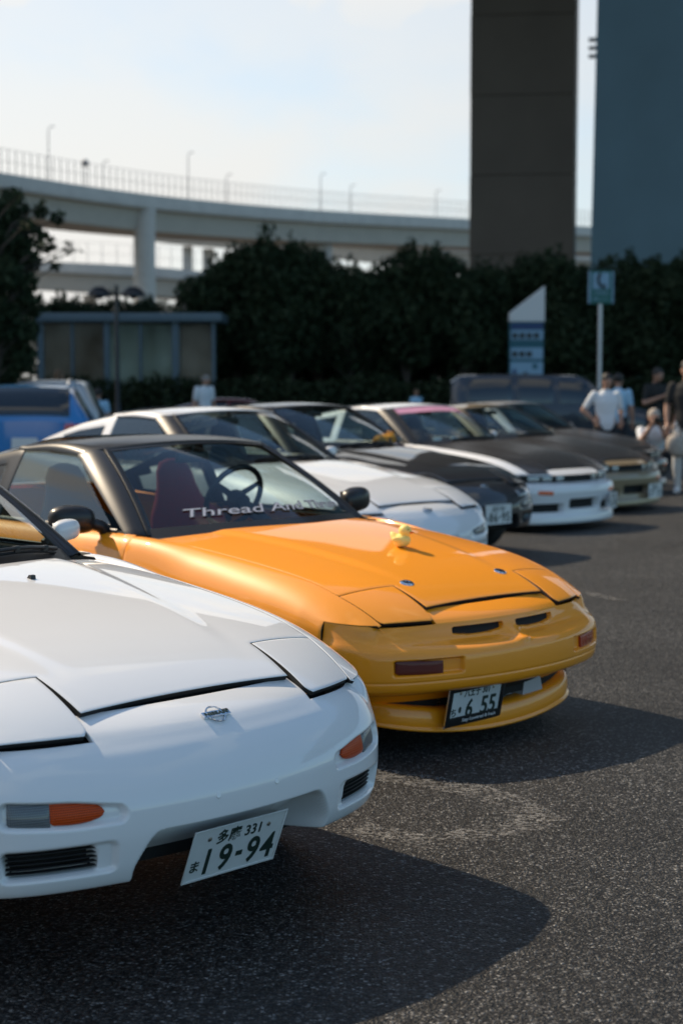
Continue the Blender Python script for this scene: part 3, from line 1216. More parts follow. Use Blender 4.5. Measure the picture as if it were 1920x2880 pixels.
    # emblem
    if emblem and style != 'vented':
        c = Vector(N.at(0, .631, -.001)) if False else Vector((-.203, 0, .6345))
        em = empty('emblem', c, 0, root)
        nrm = Vector((.36, 0, .93)).normalized()
        nrm = Vector((.52, 0, .85)).normalized()
        place_on(em, c, nrm, (0, 0, 1))
        add(em)
        b = MB()
        b.tube([(.0285 * math.cos(a), .0285 * math.sin(a), .003) for a in np.linspace(0, 2 * math.pi, 33)], .0028, 8, cap=False)
        b.build('ring', M['chrome'], em)
        b = MB()
        b.box((-.047, -.0105, .0), (.047, .0105, .007), bev=.0015)
        b.build('bar', M['chrome'], em)
        if hero:
            V, F = text_mesh('NISSAN', .0175, .0005, 3, bold=.0007, spacing=1.05, width=.080)
            V[:, 2] += .0074
            mk('lettering', V, F, M['ink'], em, smooth=False)
    # windscreen
    v = np.linspace(0, 1, 16)[:, None]
    c = np.linspace(-1, 1, 31)[None, :]
    add(panel('windscreen', ws_point(v, c), glass, root, depth=0, hint=(1, 0, 1)))
    # black border of the glass (frit band) along base and top
    fr = np.array([ws_point(np.full(31, vv), np.linspace(-1, 1, 31)) + np.array([.002, 0, .0025]) for vv in (-.03, .0, .035, .062)])
    add(panel('glass_border', fr, M['satin_black'], root, depth=0, hint=(1, 0, 1)))
    fr = np.array([ws_point(np.full(31, vv), np.linspace(-1, 1, 31)) + np.array([.002, 0, .0025]) for vv in (.965, .985, 1.0, 1.02)])
    add(panel('glass_border', fr, M['satin_black'], root, depth=0, hint=(1, 0, 1)))
    # cowl
    yy = np.linspace(-.70, .70, 31)
    cw = np.array([np.stack([hood_rear(yy) + .02, yy, zt(hood_rear(yy), yy) - .020], -1), np.stack([hood_rear(yy) - .03, yy, zt(hood_rear(yy), yy) - .022], -1), np.stack([-1.475 - .315 * np.abs(yy / .668) ** 1.7 - .02, yy, .918 - .036 * (yy / .668) ** 2], -1)])
    add(panel('cowl', cw, M['trim'], root, depth=0))
    # pillars
    for sd in (1, -1):
        vv = np.linspace(0, 1.0, 18)
        inner = ws_point(vv, np.ones(18))
        outer = np.stack([lerp(-1.845, -2.475, vv), lerp(.762, .600, vv), lerp(.884, 1.240, vv)], -1)
        outer[:, 1] += .008 * 4 * vv * (1 - vv)
        outer[:, 2] += .012 * 4 * vv * (1 - vv)
        rows = []
        for t_ in np.linspace(0, 1, 9):
            P = inner * (1 - t_) + outer * t_
            P = P + np.array([.006, .010, .012]) * math.sin(math.pi * t_)
            rows.append(P)
        g = np.array(rows)
        g[..., 1] *= sd
        add(panel('windscreen_pillar', g, pillar, root, hint=(1, sd, 1), depth=.008))
        ins = np.array([inner + np.array([.004, -.022, .004]), inner + np.array([.005, .0, .006]), inner + np.array([.002, .012, .006])])
        ins[..., 1] *= sd
        add(panel('pillar_seal', ins, M['trim'], root, hint=(1, sd, 1), depth=.003, r=.002))
    # roof with side rails
    xs = np.linspace(0, 1, 20)
    cs = np.linspace(-1, 1, 25)
    rows = []
    for t_ in xs:
        row = []
        for c_ in list(np.linspace(-1.25, -1.02, 5)) + list(cs) + list(np.linspace(1.02, 1.25, 5)):
            a = min(abs(c_), 1)
            s0 = 1 if c_ > 0 else -1
            x = lerp(-2.262 - .10 * a * a, -3.03, t_)
            zc = 1.294 + .026 * math.sin(math.pi * min(t_ * 1.05 + .08, 1)) + .004 * t_
            y = .505 * a + .055 * a * math.sin(math.pi * t_ * .5)
            z = zc - .030 * a * a
            if abs(c_) > 1:
                k_ = (abs(c_) - 1) / .25
                x = lerp(x, min(x, lerp(-2.475, -3.03, t_)), k_)
                z2 = float(roofline(x)) + .003
                y = lerp(y, float(gy(z2)) + .002, math.sin(k_ * math.pi / 2))
                z = lerp(z, z2, 1 - math.cos(k_ * math.pi / 2))
            row.append((x, s0 * y, z))
        rows.append(row)
    add(panel('roof', np.array(rows), roof, root, depth=.006))
    # side glass, doors, rear quarter
    for sd in (1, -1):
        xg = np.linspace(-1.935, -2.985, 26)
        zl, zh = np.full(26, .900), np.maximum(roofline(xg) - .012, .902)
        vv = np.linspace(0, 1, 8)[:, None]
        Z = zl + (zh - zl) * vv
        g = np.stack([np.repeat(xg[None], 8, 0), sd * (gy(Z) - .004), Z], -1)
        add(panel('door_glass', g, glass, root, depth=0, hint=(0, sd, 0)))
        bl = np.array([np.stack([xg - .0, sd * (gy(np.full(26, z)) + o_), np.full(26, z)], -1) for z, o_ in ((.890, .004), (.902, .008), (.914, .002))])
        add(panel('belt_moulding', bl, M['trim'], root, depth=.004, hint=(0, sd, 0)))
        g = side_grid(-1.782, -3.045, 26)
        g[..., 1] *= sd
        add(panel('door', g, body, root, hint=(0, sd, 0), shade_edge=True))
        zq = lambda x: .055 * sstep(-x, 3.05, 4.25)
        tq = lambda x: .05 * sstep(-x, 3.5, 4.35)
        g = side_grid(-3.051, -4.32, 30, arch=-3.405, zbelt=zq, taper=tq)
        g[..., 1] *= sd
        add(panel('rear_quarter', g, body, root, hint=(0, sd, 0)))
        xq = np.linspace(-2.975, -4.32, 40)
        zb = .897 + np.array([zq(x) for x in xq])
        zh = np.maximum(roofline(xq), zb + .002)
        vv = np.linspace(0, 1, 12)[:, None]
        Z = zb + (zh - zb) * vv
        g = np.stack([np.repeat(xq[None], 12, 0), gy(Z) - np.array([tq(x) for x in xq]), Z], -1)
        keep = np.ones((11, 39), bool)
        for j in range(39):
            xm = .5 * (xq[j] + xq[j + 1])
            if -3.74 < xm < -3.07:
                keep[1:9 if xm > -3.6 else 7, j] = False
        gg = g.copy()
        gg[..., 1] *= sd
        add(panel('roof_pillar', gg, body if roof is body else pillar, root, keep=keep, hint=(0, sd, 0), depth=.006))
        j0, j1 = int(np.argmin(abs(xq + 3.05))), int(np.argmin(abs(xq + 3.76)))
        gg = g[0:10, j0:j1 + 1].copy()
        gg[..., 1] = sd * (gg[..., 1] - .006)
        add(panel('quarter_glass', gg, M['glass_dark'], root, depth=0, hint=(0, sd, 0)))
        add(mirror_part(root, sd, mirrors, 1.0 if style == 'vented' else .62))
    # hatch glass and tail
    t_ = np.linspace(0, 1, 12)[:, None]
    c = np.linspace(-1, 1, 17)[None, :]
    X = lerp(-3.025, -4.12, t_) + 0 * c
    zc = lerp(1.312, .995, t_) + .035 * np.sin(np.pi * t_)
    edge = roofline(X) + .004
    G = np.stack([X, c * (gy(edge) - .002 - .05 * sstep(-X, 3.5, 4.35)), zc * (1 - c ** 4) + edge * c ** 4], -1)
    add(panel('hatch_glass', G, M['glass_dark'], root, depth=.004))
    X = lerp(-4.125, -4.40, t_) + 0 * c
    w = .70 - .02 * t_
    G = np.stack([X - .03 * (1 - c * c) * t_, c * w, lerp(.985, .945, t_) - .02 * c ** 4 + 0 * c], -1)
    add(panel('tailgate', G, body, root, depth=.01))
    th = np.linspace(-1, 1, 41)
    yb = np.sign(th) * (1 - (1 - np.abs(th)) ** 1.0) * .80
    xb = -4.44 + .14 * np.clip((np.abs(th) - .72) / .28, 0, 1) ** 2.2
    rows = [np.stack([xb + dx, yb * k_, np.full(41, z)], -1) for z, dx, k_ in ((.94, .05, .93), (.925, .01, .95), (.80, -.0, .985), (.62, -.03, 1), (.45, -.02, .99), (.28, .03, .96))]
    add(panel('rear_bumper', np.array(rows), body, root, hint=(-1, 0, 0), depth=.01))
    # cabin
    b = MB()
    b.box((-4.25, -.74, .20), (-.55, .74, .28))
    b.box((-1.66, -.70, .28), (-1.60, .70, .80))
    b.box((-1.60, -.50, .28), (-.62, .50, .55))
    add(b.build('floor_pan', M['dark'], root, smooth=False))
    if interior:
        yy = np.linspace(-.70, .70, 21)
        rows = [np.stack([-1.475 - .315 * np.abs(yy / .70) ** 1.7 + dx, yy * .96, np.full(21, z) + .012 * (yy < -.1) * (dx < -.2)], -1) for dx, z in ((-.03, .885), (-.20, .885), (-.34, .875), (-.42, .83), (-.44, .70), (-.36, .5))]
        add(panel('dashboard', np.array(rows), M['dash'], root, depth=0))
        st = seats or (M['cloth'], M['cloth'])
        for y_, m_ in ((-.36, st[0]), (.36, st[1])):
            q_ = add(seat_part(root, y_, m_))
            q_.location.z -= .10
            q_.location.x -= .10 if lhd else 0
        sw = empty('steering_wheel', (-2.40, .34, .985) if lhd else (-2.10, -.36, .875), 0, root)
        sw.rotation_euler = (0, R(-66), 0)
        add(sw)
        b = MB()
        b.tube([(.178 * math.cos(a), .178 * math.sin(a), 0) for a in np.linspace(0, 2 * math.pi, 41)], .0155, 10, cap=False)
        b.build('rim_ring', M['trim'], sw)
        b = MB()
        for a in (R(0), R(120), R(240)):
            b.prism([(-.02, .02), (.02, .02), (.014, .175), (-.014, .175)], -.012, -.006, M=Matrix.Rotation(a + R(90), 4, 'Z'))
        b.lathe([(.0001, .012), (.04, .010), (.05, -.01), (.05, -.08)], 20, cap=False)
        b.tube([(0, 0, -.07), (0, 0, -.45)], .035, 10)
        b.build('hub', M['trim'], sw)
        b = MB()
        b.box((-2.34, -.10, 1.185), (-2.31, .10, 1.24), bev=.01)
        b.box((-2.325, -.008, 1.235), (-2.315, .008, 1.285))
        add(b.build('rear_view_mirror', M['trim'], root))
        b = MB()
        b.box((-3.45, -.60, .28), (-3.15, .60, .75), bev=.06)
        add(b.build('rear_bench', M['cloth'], root))
    # wipers
    for x0, y0, x1, y1 in ((-1.56, .30, -1.74, -.26), (-1.62, -.36, -1.60, .10)) if not hero else ((-1.50, .02, -1.705, .56), (-1.56, -.46, -1.53, .04)):
        if not wipers:
            break
        pts = []
        for t2 in np.linspace(0, 1, 7):
            yv = lerp(y0, y1, t2)
            cc = yv / .668
            bp = ws_point(np.array(.035), np.array(cc))
            pts.append((float(bp[0]) + .012, yv, float(bp[2]) + .018 + .014 * math.sin(math.pi * t2)))
        b = MB()
        b.tube(pts, .0075, 8)
        b.tube([(p[0] - .006, p[1], p[2] - .014) for p in pts], .006, 6)
        for p in pts[1:-1:2]:
            b.box((p[0] - .012, p[1] - .012, p[2] - .016), (p[0] + .008, p[1] + .012, p[2] + .008), bev=.003)
        add(b.build('wiper', M['trim'], root))
    for x in (-.93, -3.405):
        for y in (-.735, .735):
            wheel_part(root, x, y, wheel_r, rim_mat=rims)
    if plate:
        pl = plate_part(root, *plate)
        add(pl)
    return root, N

M['orange_emboss'] = paint('orange_paint_letters', (.62, .19, .006), rough=.5)

# ------------------------------------------------------------------ cars
white_car, NW = make_car(
    'parked_car', (-.1959, 4.0943), R(-44.54), 'white pop-up headlight coupe with plate 19-94 and round maker emblem on its nose', 'car', M['white'], hero=True,
    pillar=M['satin_black'], mirrors=M['white'], group='coupes parked side by side',
    plate=((-.1445 + .02, 0, .288), -.3877 * -1, '多摩 331', 'ま', (('1', -.093, .012), ('9', -.030, .044), ('-', .020, .022), ('9', .070, .044), ('4', .124, .046))))
orange_car, NO = make_car(
    'parked_car', (.8260, 6.5104), R(-46.6), 'orange pop-up headlight coupe with black roof and a rubber duck on its hood', 'car', M['orange'], hero=True, dz=-.075,
    roof=M['satin_black'], pillar=M['satin_black'], mirrors=M['satin_black'], style='vented', group='coupes parked side by side', seats=(M['cloth'], M['seat_red']), wheel_r=.295, wipers=False, lhd=True,
    plate=((-.178, -.205, .285), .20, '八王子 301', 'ち', (('・', -.095, .016), ('6', -.035, .044), ('5', .060, .044), ('5', .112, .044)), R(2), ('Stay Lowered & fresh', 'www.Berry Speed.net')))

# ------------------------------------------------------------------ the other cars in the row
row3, N3 = make_car('parked_car', (.7301, 10.791), R(-46), 'plain white pop-up headlight coupe between the orange and the black coupes', 'car', M['white'], style='plain',
                    pillar=M['trim'], mirrors=M['white'], ind_mat=M['clear'], group='coupes parked side by side',
                    plate=((-.055, 0, .385), .05, '多摩 333', 'さ', (('1', -.093, .012), ('2', -.030, .044), ('3', .065, .044), ('2', .12, .044)), 0, None, True))
row4, N4 = make_car('parked_car', (1.3506, 13.29), R(-46), 'glossy black coupe with plate 86-95 parked beside a white coupe', 'car', M['black_paint'], style='plain', hood=M['black_paint'], ind_mat=M['clear'],
                    group='coupes parked side by side', mirrors=M['black_paint'],
                    plate=((-.045, 0, .405), .0, '品川 301', 'ら', (('8', -.093, .044), ('6', -.035, .044), ('-', .015, .022), ('9', .065, .044), ('5', .12, .044)), 0, None, True))
row5, N5 = make_car('parked_car', (2.5463, 16.13), R(-46), 'white coupe with matt black carbon hood and pink windscreen banner', 'car', M['white'], style='aero', hood=M['carbon'], lamps='fixed', dz=-.05,
                    group='coupes parked side by side', emblem=False, lid=M['carbon'],
                    plate=((-.10, .50, .33), .0, '足立 500', 'す', (('3', -.093, .044), ('1', -.035, .012), ('8', .06, .044), ('0', .115, .044)), R(25), None, True))
row6, N6 = make_car('parked_car', (3.5046, 18.455), R(-46), 'gold coupe with dark hood beside the carbon-hooded white coupe', 'car', M['gold'], style='aero', hood=M['carbon'], lamps='fixed', dz=-.06,
                    group='coupes parked side by side', emblem=False, lid=M['carbon'], scale=(1, 1, .97), pillar=M['gold'],
                    plate=((-.04, .30, .30), .0, '横浜 33', 'た', (('7', -.093, .044), ('7', -.035, .044), ('2', .06, .044), ('4', .115, .044)), R(8), None, True))
row7, N7 = make_car('parked_car', (4.1565, 21.252), R(-46), 'black coupe with silver roof and pillars at the end of the row', 'car', M['black_paint'], style='aero', hood=M['carbon'], lamps='fixed', dz=-.05,
                    group='coupes parked side by side', emblem=False, lid=M['carbon'], roof=M['silver'], pillar=M['silver'], scale=(1, 1, .96),
                    plate=((-.04, 0, .40), .0, '横浜 500', 'の', (('4', -.093, .044), ('0', -.035, .044), ('1', .06, .012), ('6', .115, .044)), 0, None, True))
# headlamps that sit in the black car's nose
for sd in (1, -1):
    u, v = np.meshgrid(np.linspace(0, 1, 12), np.linspace(0, 1, 8), indexing='ij')
    P = N4.at(sd * lerp(s_of_y(.40), s_of_y(.72), u), .535 + .05 * v + .012 * u, -.004 - .006 * (1 - (2 * v - 1) ** 2))
    panel('headlamp', P, M['lamp_glass'], row4, hint=(1, 0, 0), depth=.004)
# windscreen banner strip
M['pink'] = mat('pink_banner_vinyl', (.62, .30, .42), rough=.45, noise=.2, nscale=9)
bn = np.array([ws_point(np.full(31, vv), np.linspace(-.97, .97, 31)) + np.array([.004, 0, .005 - .05]) for vv in (.80, .86, .92, .965)])
panel('windscreen_banner', bn, M['pink'], row5, depth=0, hint=(1, 0, 1))

# small bright cards lying on the dashboards of the carbon-hooded car
M['card'] = mat('white_card', (.75, .77, .72), rough=.6)
for y, w in ((-.35, .12), (-.12, .14), (.12, .11), (.40, .22)):
    b = MB()
    b.box((-.005, -w / 2, 0), (.005, w / 2, .085), bev=.003)
    o = b.build('paper_card', M['card'], row5)
    o.location = (-1.70 - .25 * abs(y), y, .83)
    o.rotation_euler = (0, R(-25), 0)

# plush animal on the black car's dashboard
M['plush'] = mat('orange_plush', (.62, .27, .03), rough=.95, noise=.25, nscale=40, bump=.6, bscale=120)
c0 = row4.matrix_basis @ Vector((-1.80, .40, .895))
plush = empty('plush_toy', c0, R(-46))
tag(plush, 'round orange plush animal lying behind the black coupe windscreen', 'plush toy')
b = MB()
b.sphere((0, 0, .065), (.075, .11, .068), 18, 12)
b.sphere((.01, .09, .085), (.055, .055, .055), 14, 10)
b.sphere((.0, .075, .142), (.016, .018, .022), 8, 6)
b.sphere((.0, .12, .132), (.016, .018, .022), 8, 6)
b.tube([(0, -.10, .05), (.02, -.14, .07), (.05, -.15, .09)], [.02, .016, .01], 8)
b.build('body', M['plush'], plush)
b = MB()
b.sphere((.062, .075, .095), .009, 8, 6)
b.sphere((.060, .112, .095), .009, 8, 6)
b.sphere((.072, .02, .075), (.012, .025, .025), 8, 6)
b.build('eye', M['eye'], plush)

# ------------------------------------------------------------------ details on the two near cars
# hood pins of the orange car
for sd in (-1, 1):
    px_, py_ = -.486, sd * .298
    z_ = float(zt(px_, py_)) - .075
    n = Vector((-(float(zt(px_ + .01, py_)) - float(zt(px_ - .01, py_))) / .02, -(float(zt(px_, py_ + .01)) - float(zt(px_, py_ - .01))) / .02, 1)).normalized()
    e = empty('hood_pin', (px_, py_, z_), 0, orange_car)
    e.rotation_euler = n.to_track_quat('Z', 'Y').to_euler()
    b = MB()
    b.lathe([(.008, .004), (.014, .0055), (.024, .004), (.0285, .0005), (.029, -.004)], 28, cap=False, M=Matrix.Diagonal((1.15, 1, 1, 1)))
    b.build('escutcheon', M['chrome'], e)
    b = MB()
    b.lathe([(.0001, .0015), (.009, .0015), (.009, -.002)], 16, cap=False)
    b.tube([(0, 0, 0), (0, 0, .009)], .0035, 8)
    b.build('pin', M['frame'], e)
# washer nozzle on the white hood
for sd in (1, -1):
    px_, py_ = -1.212, sd * .107
    b = MB()
    b.prism([(-.012, 0), (.014, 0), (.002, .013), (-.010, .012)], -.009, .009, M=Matrix(((-1, 0, 0, 0), (0, 0, 1, 0), (0, 1, 0, 0), (0, 0, 0, 1))))
    o = b.build('washer_nozzle', M['trim'], white_car)
    o.location = (px_, py_, float(zt(px_, py_)) - .001)
M['sign_dark0'] = mat('banner_outline', (.05, .055, .07), rough=.5)  # dark outline layer behind the silver letters
# windscreen lettering of the orange car
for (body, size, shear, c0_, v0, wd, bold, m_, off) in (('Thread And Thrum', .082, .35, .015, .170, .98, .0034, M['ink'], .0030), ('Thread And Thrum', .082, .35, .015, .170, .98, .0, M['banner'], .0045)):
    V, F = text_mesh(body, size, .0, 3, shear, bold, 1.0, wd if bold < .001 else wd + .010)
    yv = c0_ + V[:, 0]
    vv = v0 + V[:, 1] / .72
    W = ws_point(vv, yv / (.668 - .163 * vv))
    W = W + np.array([off, 0, off * 1.3 - .075])
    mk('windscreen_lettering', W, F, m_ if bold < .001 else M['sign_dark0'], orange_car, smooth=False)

# rubber duck on the orange hood
dp = orange_car.matrix_basis @ Vector((-.875, .06, 0))
dzz = float(zt(-.875, .06)) - .075
duck = empty('rubber_duck', (dp.x, dp.y, dzz - .002), R(-20))
duck.scale = (.93, .93, .93)
tag(duck, 'small yellow rubber duck standing on the orange hood', 'rubber duck')
bm = bmesh.new()
bmesh.ops.create_uvsphere(bm, u_segments=32, v_segments=20, radius=1)
for v in bm.verts:
    x, y, z = v.co
    w = 1 - .25 * max(0, -x) ** 2
    zz = max(z, -.80)
    tail = max(0, -x - .35)
    v.co = Vector((x * .050 - tail * .006, y * .040 * w, .032 + zz * .034 + tail * .055 + .004 * max(0, x)))
hd = bmesh.ops.create_uvsphere(bm, u_segments=28, v_segments=18, radius=1)['verts']
for v in hd:
    x, y, z = v.co
    v.co = Vector((.022 + x * .0315, y * .0300, .083 + z * .030))
for f in bm.faces:
    f.smooth = True
me = bpy.data.meshes.new('body')
bm.to_mesh(me)
bm.free()
me.materials.append(M['duck'])
bo = bpy.data.objects.new('body', me)
bo.parent = duck
link(bo)
rm = bo.modifiers.new('join', 'REMESH')
rm.mode = 'VOXEL'
rm.voxel_size = .0022
rm.use_smooth_shade = True
sm_ = bo.modifiers.new('soft', 'SMOOTH')
sm_.iterations = 10
sm_.factor = .6
b = MB()
b.sphere((.054, 0, .077), (.015, .0135, .0038), 14, 8)
b.sphere((.052, 0, .0725), (.011, .011, .0032), 14, 8)
b.build('beak', M['beak'], duck)
for sd in (1, -1):
    b = MB()
    b.sphere((.0435, sd * .0185, .090), (.0036, .0036, .0044), 10, 8)
    b.build('eye', M['eye'], duck)
    b = MB()
    b.sphere((-.008, sd * .037, .040), (.026, .006, .014), 14, 10)
    b.build('wing', M['duck'], duck)

# ------------------------------------------------------------------ ground
FPX = 55.893 / 36 * 2880


def PT(px, py, D):
    """point on the line of sight of a photograph pixel, at ground distance D"""
    u, v = (px - 960) / FPX, (1440 - py) / FPX
    y = math.cos(PITCH) + v * math.sin(PITCH)
    z = -math.sin(PITCH) + v * math.cos(PITCH)
    return Vector((u * D / y, D, CAM_H + z * D / y))


def asphalt():
    m = bpy.data.materials.new('asphalt')
    m.use_nodes = True
    t = m.node_tree
    b = t.nodes['Principled BSDF']
    g = t.nodes.new('ShaderNodeTexCoord')
    L = t.links.new
    mp = t.nodes.new('ShaderNodeMapping')
    L(g.outputs['Object'], mp.inputs['Vector'])
    # slight warp so stones are not a neat lattice
    wn = t.nodes.new('ShaderNodeTexNoise')
    wn.inputs['Scale'].default_value = 60
    L(mp.outputs[0], wn.inputs['Vector'])
    wm = t.nodes.new('ShaderNodeMix')
    wm.data_type = 'RGBA'
    wm.blend_type = 'LINEAR_LIGHT'
    wm.inputs['Factor'].default_value = .008
    L(mp.outputs[0], wm.inputs['A'])
    L(wn.outputs['Color'], wm.inputs['B'])
    v1 = t.nodes.new('ShaderNodeTexVoronoi')
    v1.inputs['Scale'].default_value = 98
    v1.inputs['Randomness'].default_value = 1
    L(wm.outputs['Result'], v1.inputs['Vector'])
    sc = t.nodes.new('ShaderNodeSeparateColor')
    L(v1.outputs['Color'], sc.inputs['Color'])
    # stone brightness: most dark, few pale
    r1 = t.nodes.new('ShaderNodeValToRGB')
    e = r1.color_ramp.elements
    e[0].position, e[0].color = 0, (.013, .013, .0135, 1)
    e[1].position, e[1].color = 1, (.27, .27, .265, 1)
    e.new(.45).color = (.031, .0315, .032, 1)
    e.new(.80).color = (.080, .080, .079, 1)
    L(sc.outputs[0], r1.inputs['Fac'])
    # dark binder between the stones
    r2 = t.nodes.new('ShaderNodeMapRange')
    r2.inputs['From Min'].default_value = .25
    r2.inputs['From Max'].default_value = .62
    r2.inputs['To Min'].default_value = 1
    r2.inputs['To Max'].default_value = .28
    L(v1.outputs['Distance'], r2.inputs['Value'])
    # broad patches of wear
    n1 = t.nodes.new('ShaderNodeTexNoise')
    n1.inputs['Scale'].default_value = .9
    n1.inputs['Detail'].default_value = 5
    L(mp.outputs[0], n1.inputs['Vector'])
    r3 = t.nodes.new('ShaderNodeMapRange')
    r3.inputs['From Min'].default_value = .3
    r3.inputs['From Max'].default_value = .7
    r3.inputs['To Min'].default_value = .62
    r3.inputs['To Max'].default_value = 1.32
    L(n1.outputs['Fac'], r3.inputs['Value'])
    mu = t.nodes.new('ShaderNodeMath')
    mu.operation = 'MULTIPLY'
    L(r2.outputs[0], mu.inputs[0])
    L(r3.outputs[0], mu.inputs[1])
    mc = t.nodes.new('ShaderNodeMix')
    mc.data_type = 'RGBA'
    mc.blend_type = 'MULTIPLY'
    mc.inputs['Factor'].default_value = 1
    L(r1.outputs['Color'], mc.inputs['A'])
    L(mu.outputs[0], mc.inputs['B'])
    L(mc.outputs['Result'], b.inputs['Base Color'])
    b.inputs['Roughness'].default_value = .55
    b.inputs['Specular IOR Level'].default_value = .35
    # relief: rounded stones of unequal height
    hm = t.nodes.new('ShaderNodeMath')
    hm.operation = 'MULTIPLY'
    hs = t.nodes.new('ShaderNodeMapRange')
    hs.inputs['From Max'].default_value = .6
    hs.inputs['To Min'].default_value = 1
    hs.inputs['To Max'].default_value = 0
    L(v1.outputs['Distance'], hs.inputs['Value'])
    ha = t.nodes.new('ShaderNodeMapRange')
    ha.inputs['To Min'].default_value = .35
    ha.inputs['To Max'].default_value = 1.3
    L(sc.outputs[1], ha.inputs['Value'])
    L(hs.outputs[0], hm.inputs[0])
    L(ha.outputs[0], hm.inputs[1])
    bp = t.nodes.new('ShaderNodeBump')
    bp.inputs['Strength'].default_value = 1
    bp.inputs['Distance'].default_value = .011
    L(hm.outputs[0], bp.inputs['Height'])
    L(bp.outputs['Normal'], b.inputs['Normal'])
    return m


M['asphalt'] = asphalt()
struct(mk('ground', [(-900, -300, 0), (900, -300, 0), (900, 1600, 0), (-900, 1600, 0)], [(0, 1, 2, 3)], M['asphalt'], smooth=False))


def worn_paint():
    m = bpy.data.materials.new('worn_road_paint')
    m.use_nodes = True
    t = m.node_tree
    b = t.nodes['Principled BSDF']
    b.inputs['Base Color'].default_value = (.34, .33, .31, 1)
    b.inputs['Roughness'].default_value = .8
    g = t.nodes.new('ShaderNodeTexCoord')
    v = t.nodes.new('ShaderNodeTexVoronoi')
    v.inputs['Scale'].default_value = 85
    n = t.nodes.new('ShaderNodeTexNoise')
    n.inputs['Scale'].default_value = 9
    n.inputs['Detail'].default_value = 5
    s = t.nodes.new('ShaderNodeSeparateColor')
    t.links.new(g.outputs['Object'], v.inputs['Vector'])
    t.links.new(g.outputs['Object'], n.inputs['Vector'])
    t.links.new(v.outputs['Color'], s.inputs['Color'])
    a = t.nodes.new('ShaderNodeMath')
    a.operation = 'MULTIPLY'
    t.links.new(s.outputs[0], a.inputs[0])
    t.links.new(n.outputs['Fac'], a.inputs[1])
    q = t.nodes.new('ShaderNodeMapRange')
    q.inputs['From Min'].default_value = .22
    q.inputs['From Max'].default_value = .62
    q.inputs['To Max'].default_value = .5
    t.links.new(a.outputs[0], q.inputs['Value'])
    t.links.new(q.outputs[0], b.inputs['Alpha'])
    return m


M['worn'] = worn_paint()


def strip(name, pts, w, z=.004):
    V, F = [], []
    for i, p in enumerate(pts):
        a, c = Vector(pts[max(i - 1, 0)]), Vector(pts[min(i + 1, len(pts) - 1)])
        n = Vector((-(c - a).y, (c - a).x)).normalized() * w / 2
        V += [(p[0] + n.x, p[1] + n.y, z), (p[0] - n.x, p[1] - n.y, z)]
    F = [(2 * i, 2 * i + 1, 2 * i + 3, 2 * i + 2) for i in range(len(pts) - 1)]
    return struct(mk(name, V, F, M['worn'], smooth=False))


def gpt(px, py):
    u, v = (px - 960) / FPX, (1440 - py) / FPX
    d = Vector((u, math.cos(PITCH) + v * math.sin(PITCH), -math.sin(PITCH) + v * math.cos(PITCH)))
    t_ = -CAM_H / d.z
    return (d.x * t_, d.y * t_)


strip('painted_line', [gpt(1020, 2175), gpt(1200, 2200), gpt(1330, 2225), gpt(1450, 2262), gpt(1530, 2315)], .17)
strip('painted_line', [gpt(1000, 2330), gpt(1200, 2372), gpt(1330, 2350), gpt(1530, 2315)], .15, .0045)
strip('painted_line', [gpt(1500, 1660), gpt(1640, 1668), gpt(1760, 1690)], .12)

# ------------------------------------------------------------------ elevated expressway
M['concrete'] = mat('concrete', (.60, .56, .50), rough=.85, noise=.12, nscale=.6)
M['steel_grey'] = mat('painted_girder', (.52, .46, .38), rough=.6, noise=.1, nscale=.5)
M['fence'] = mat('fence_metal', (.20, .20, .20), rough=.5)


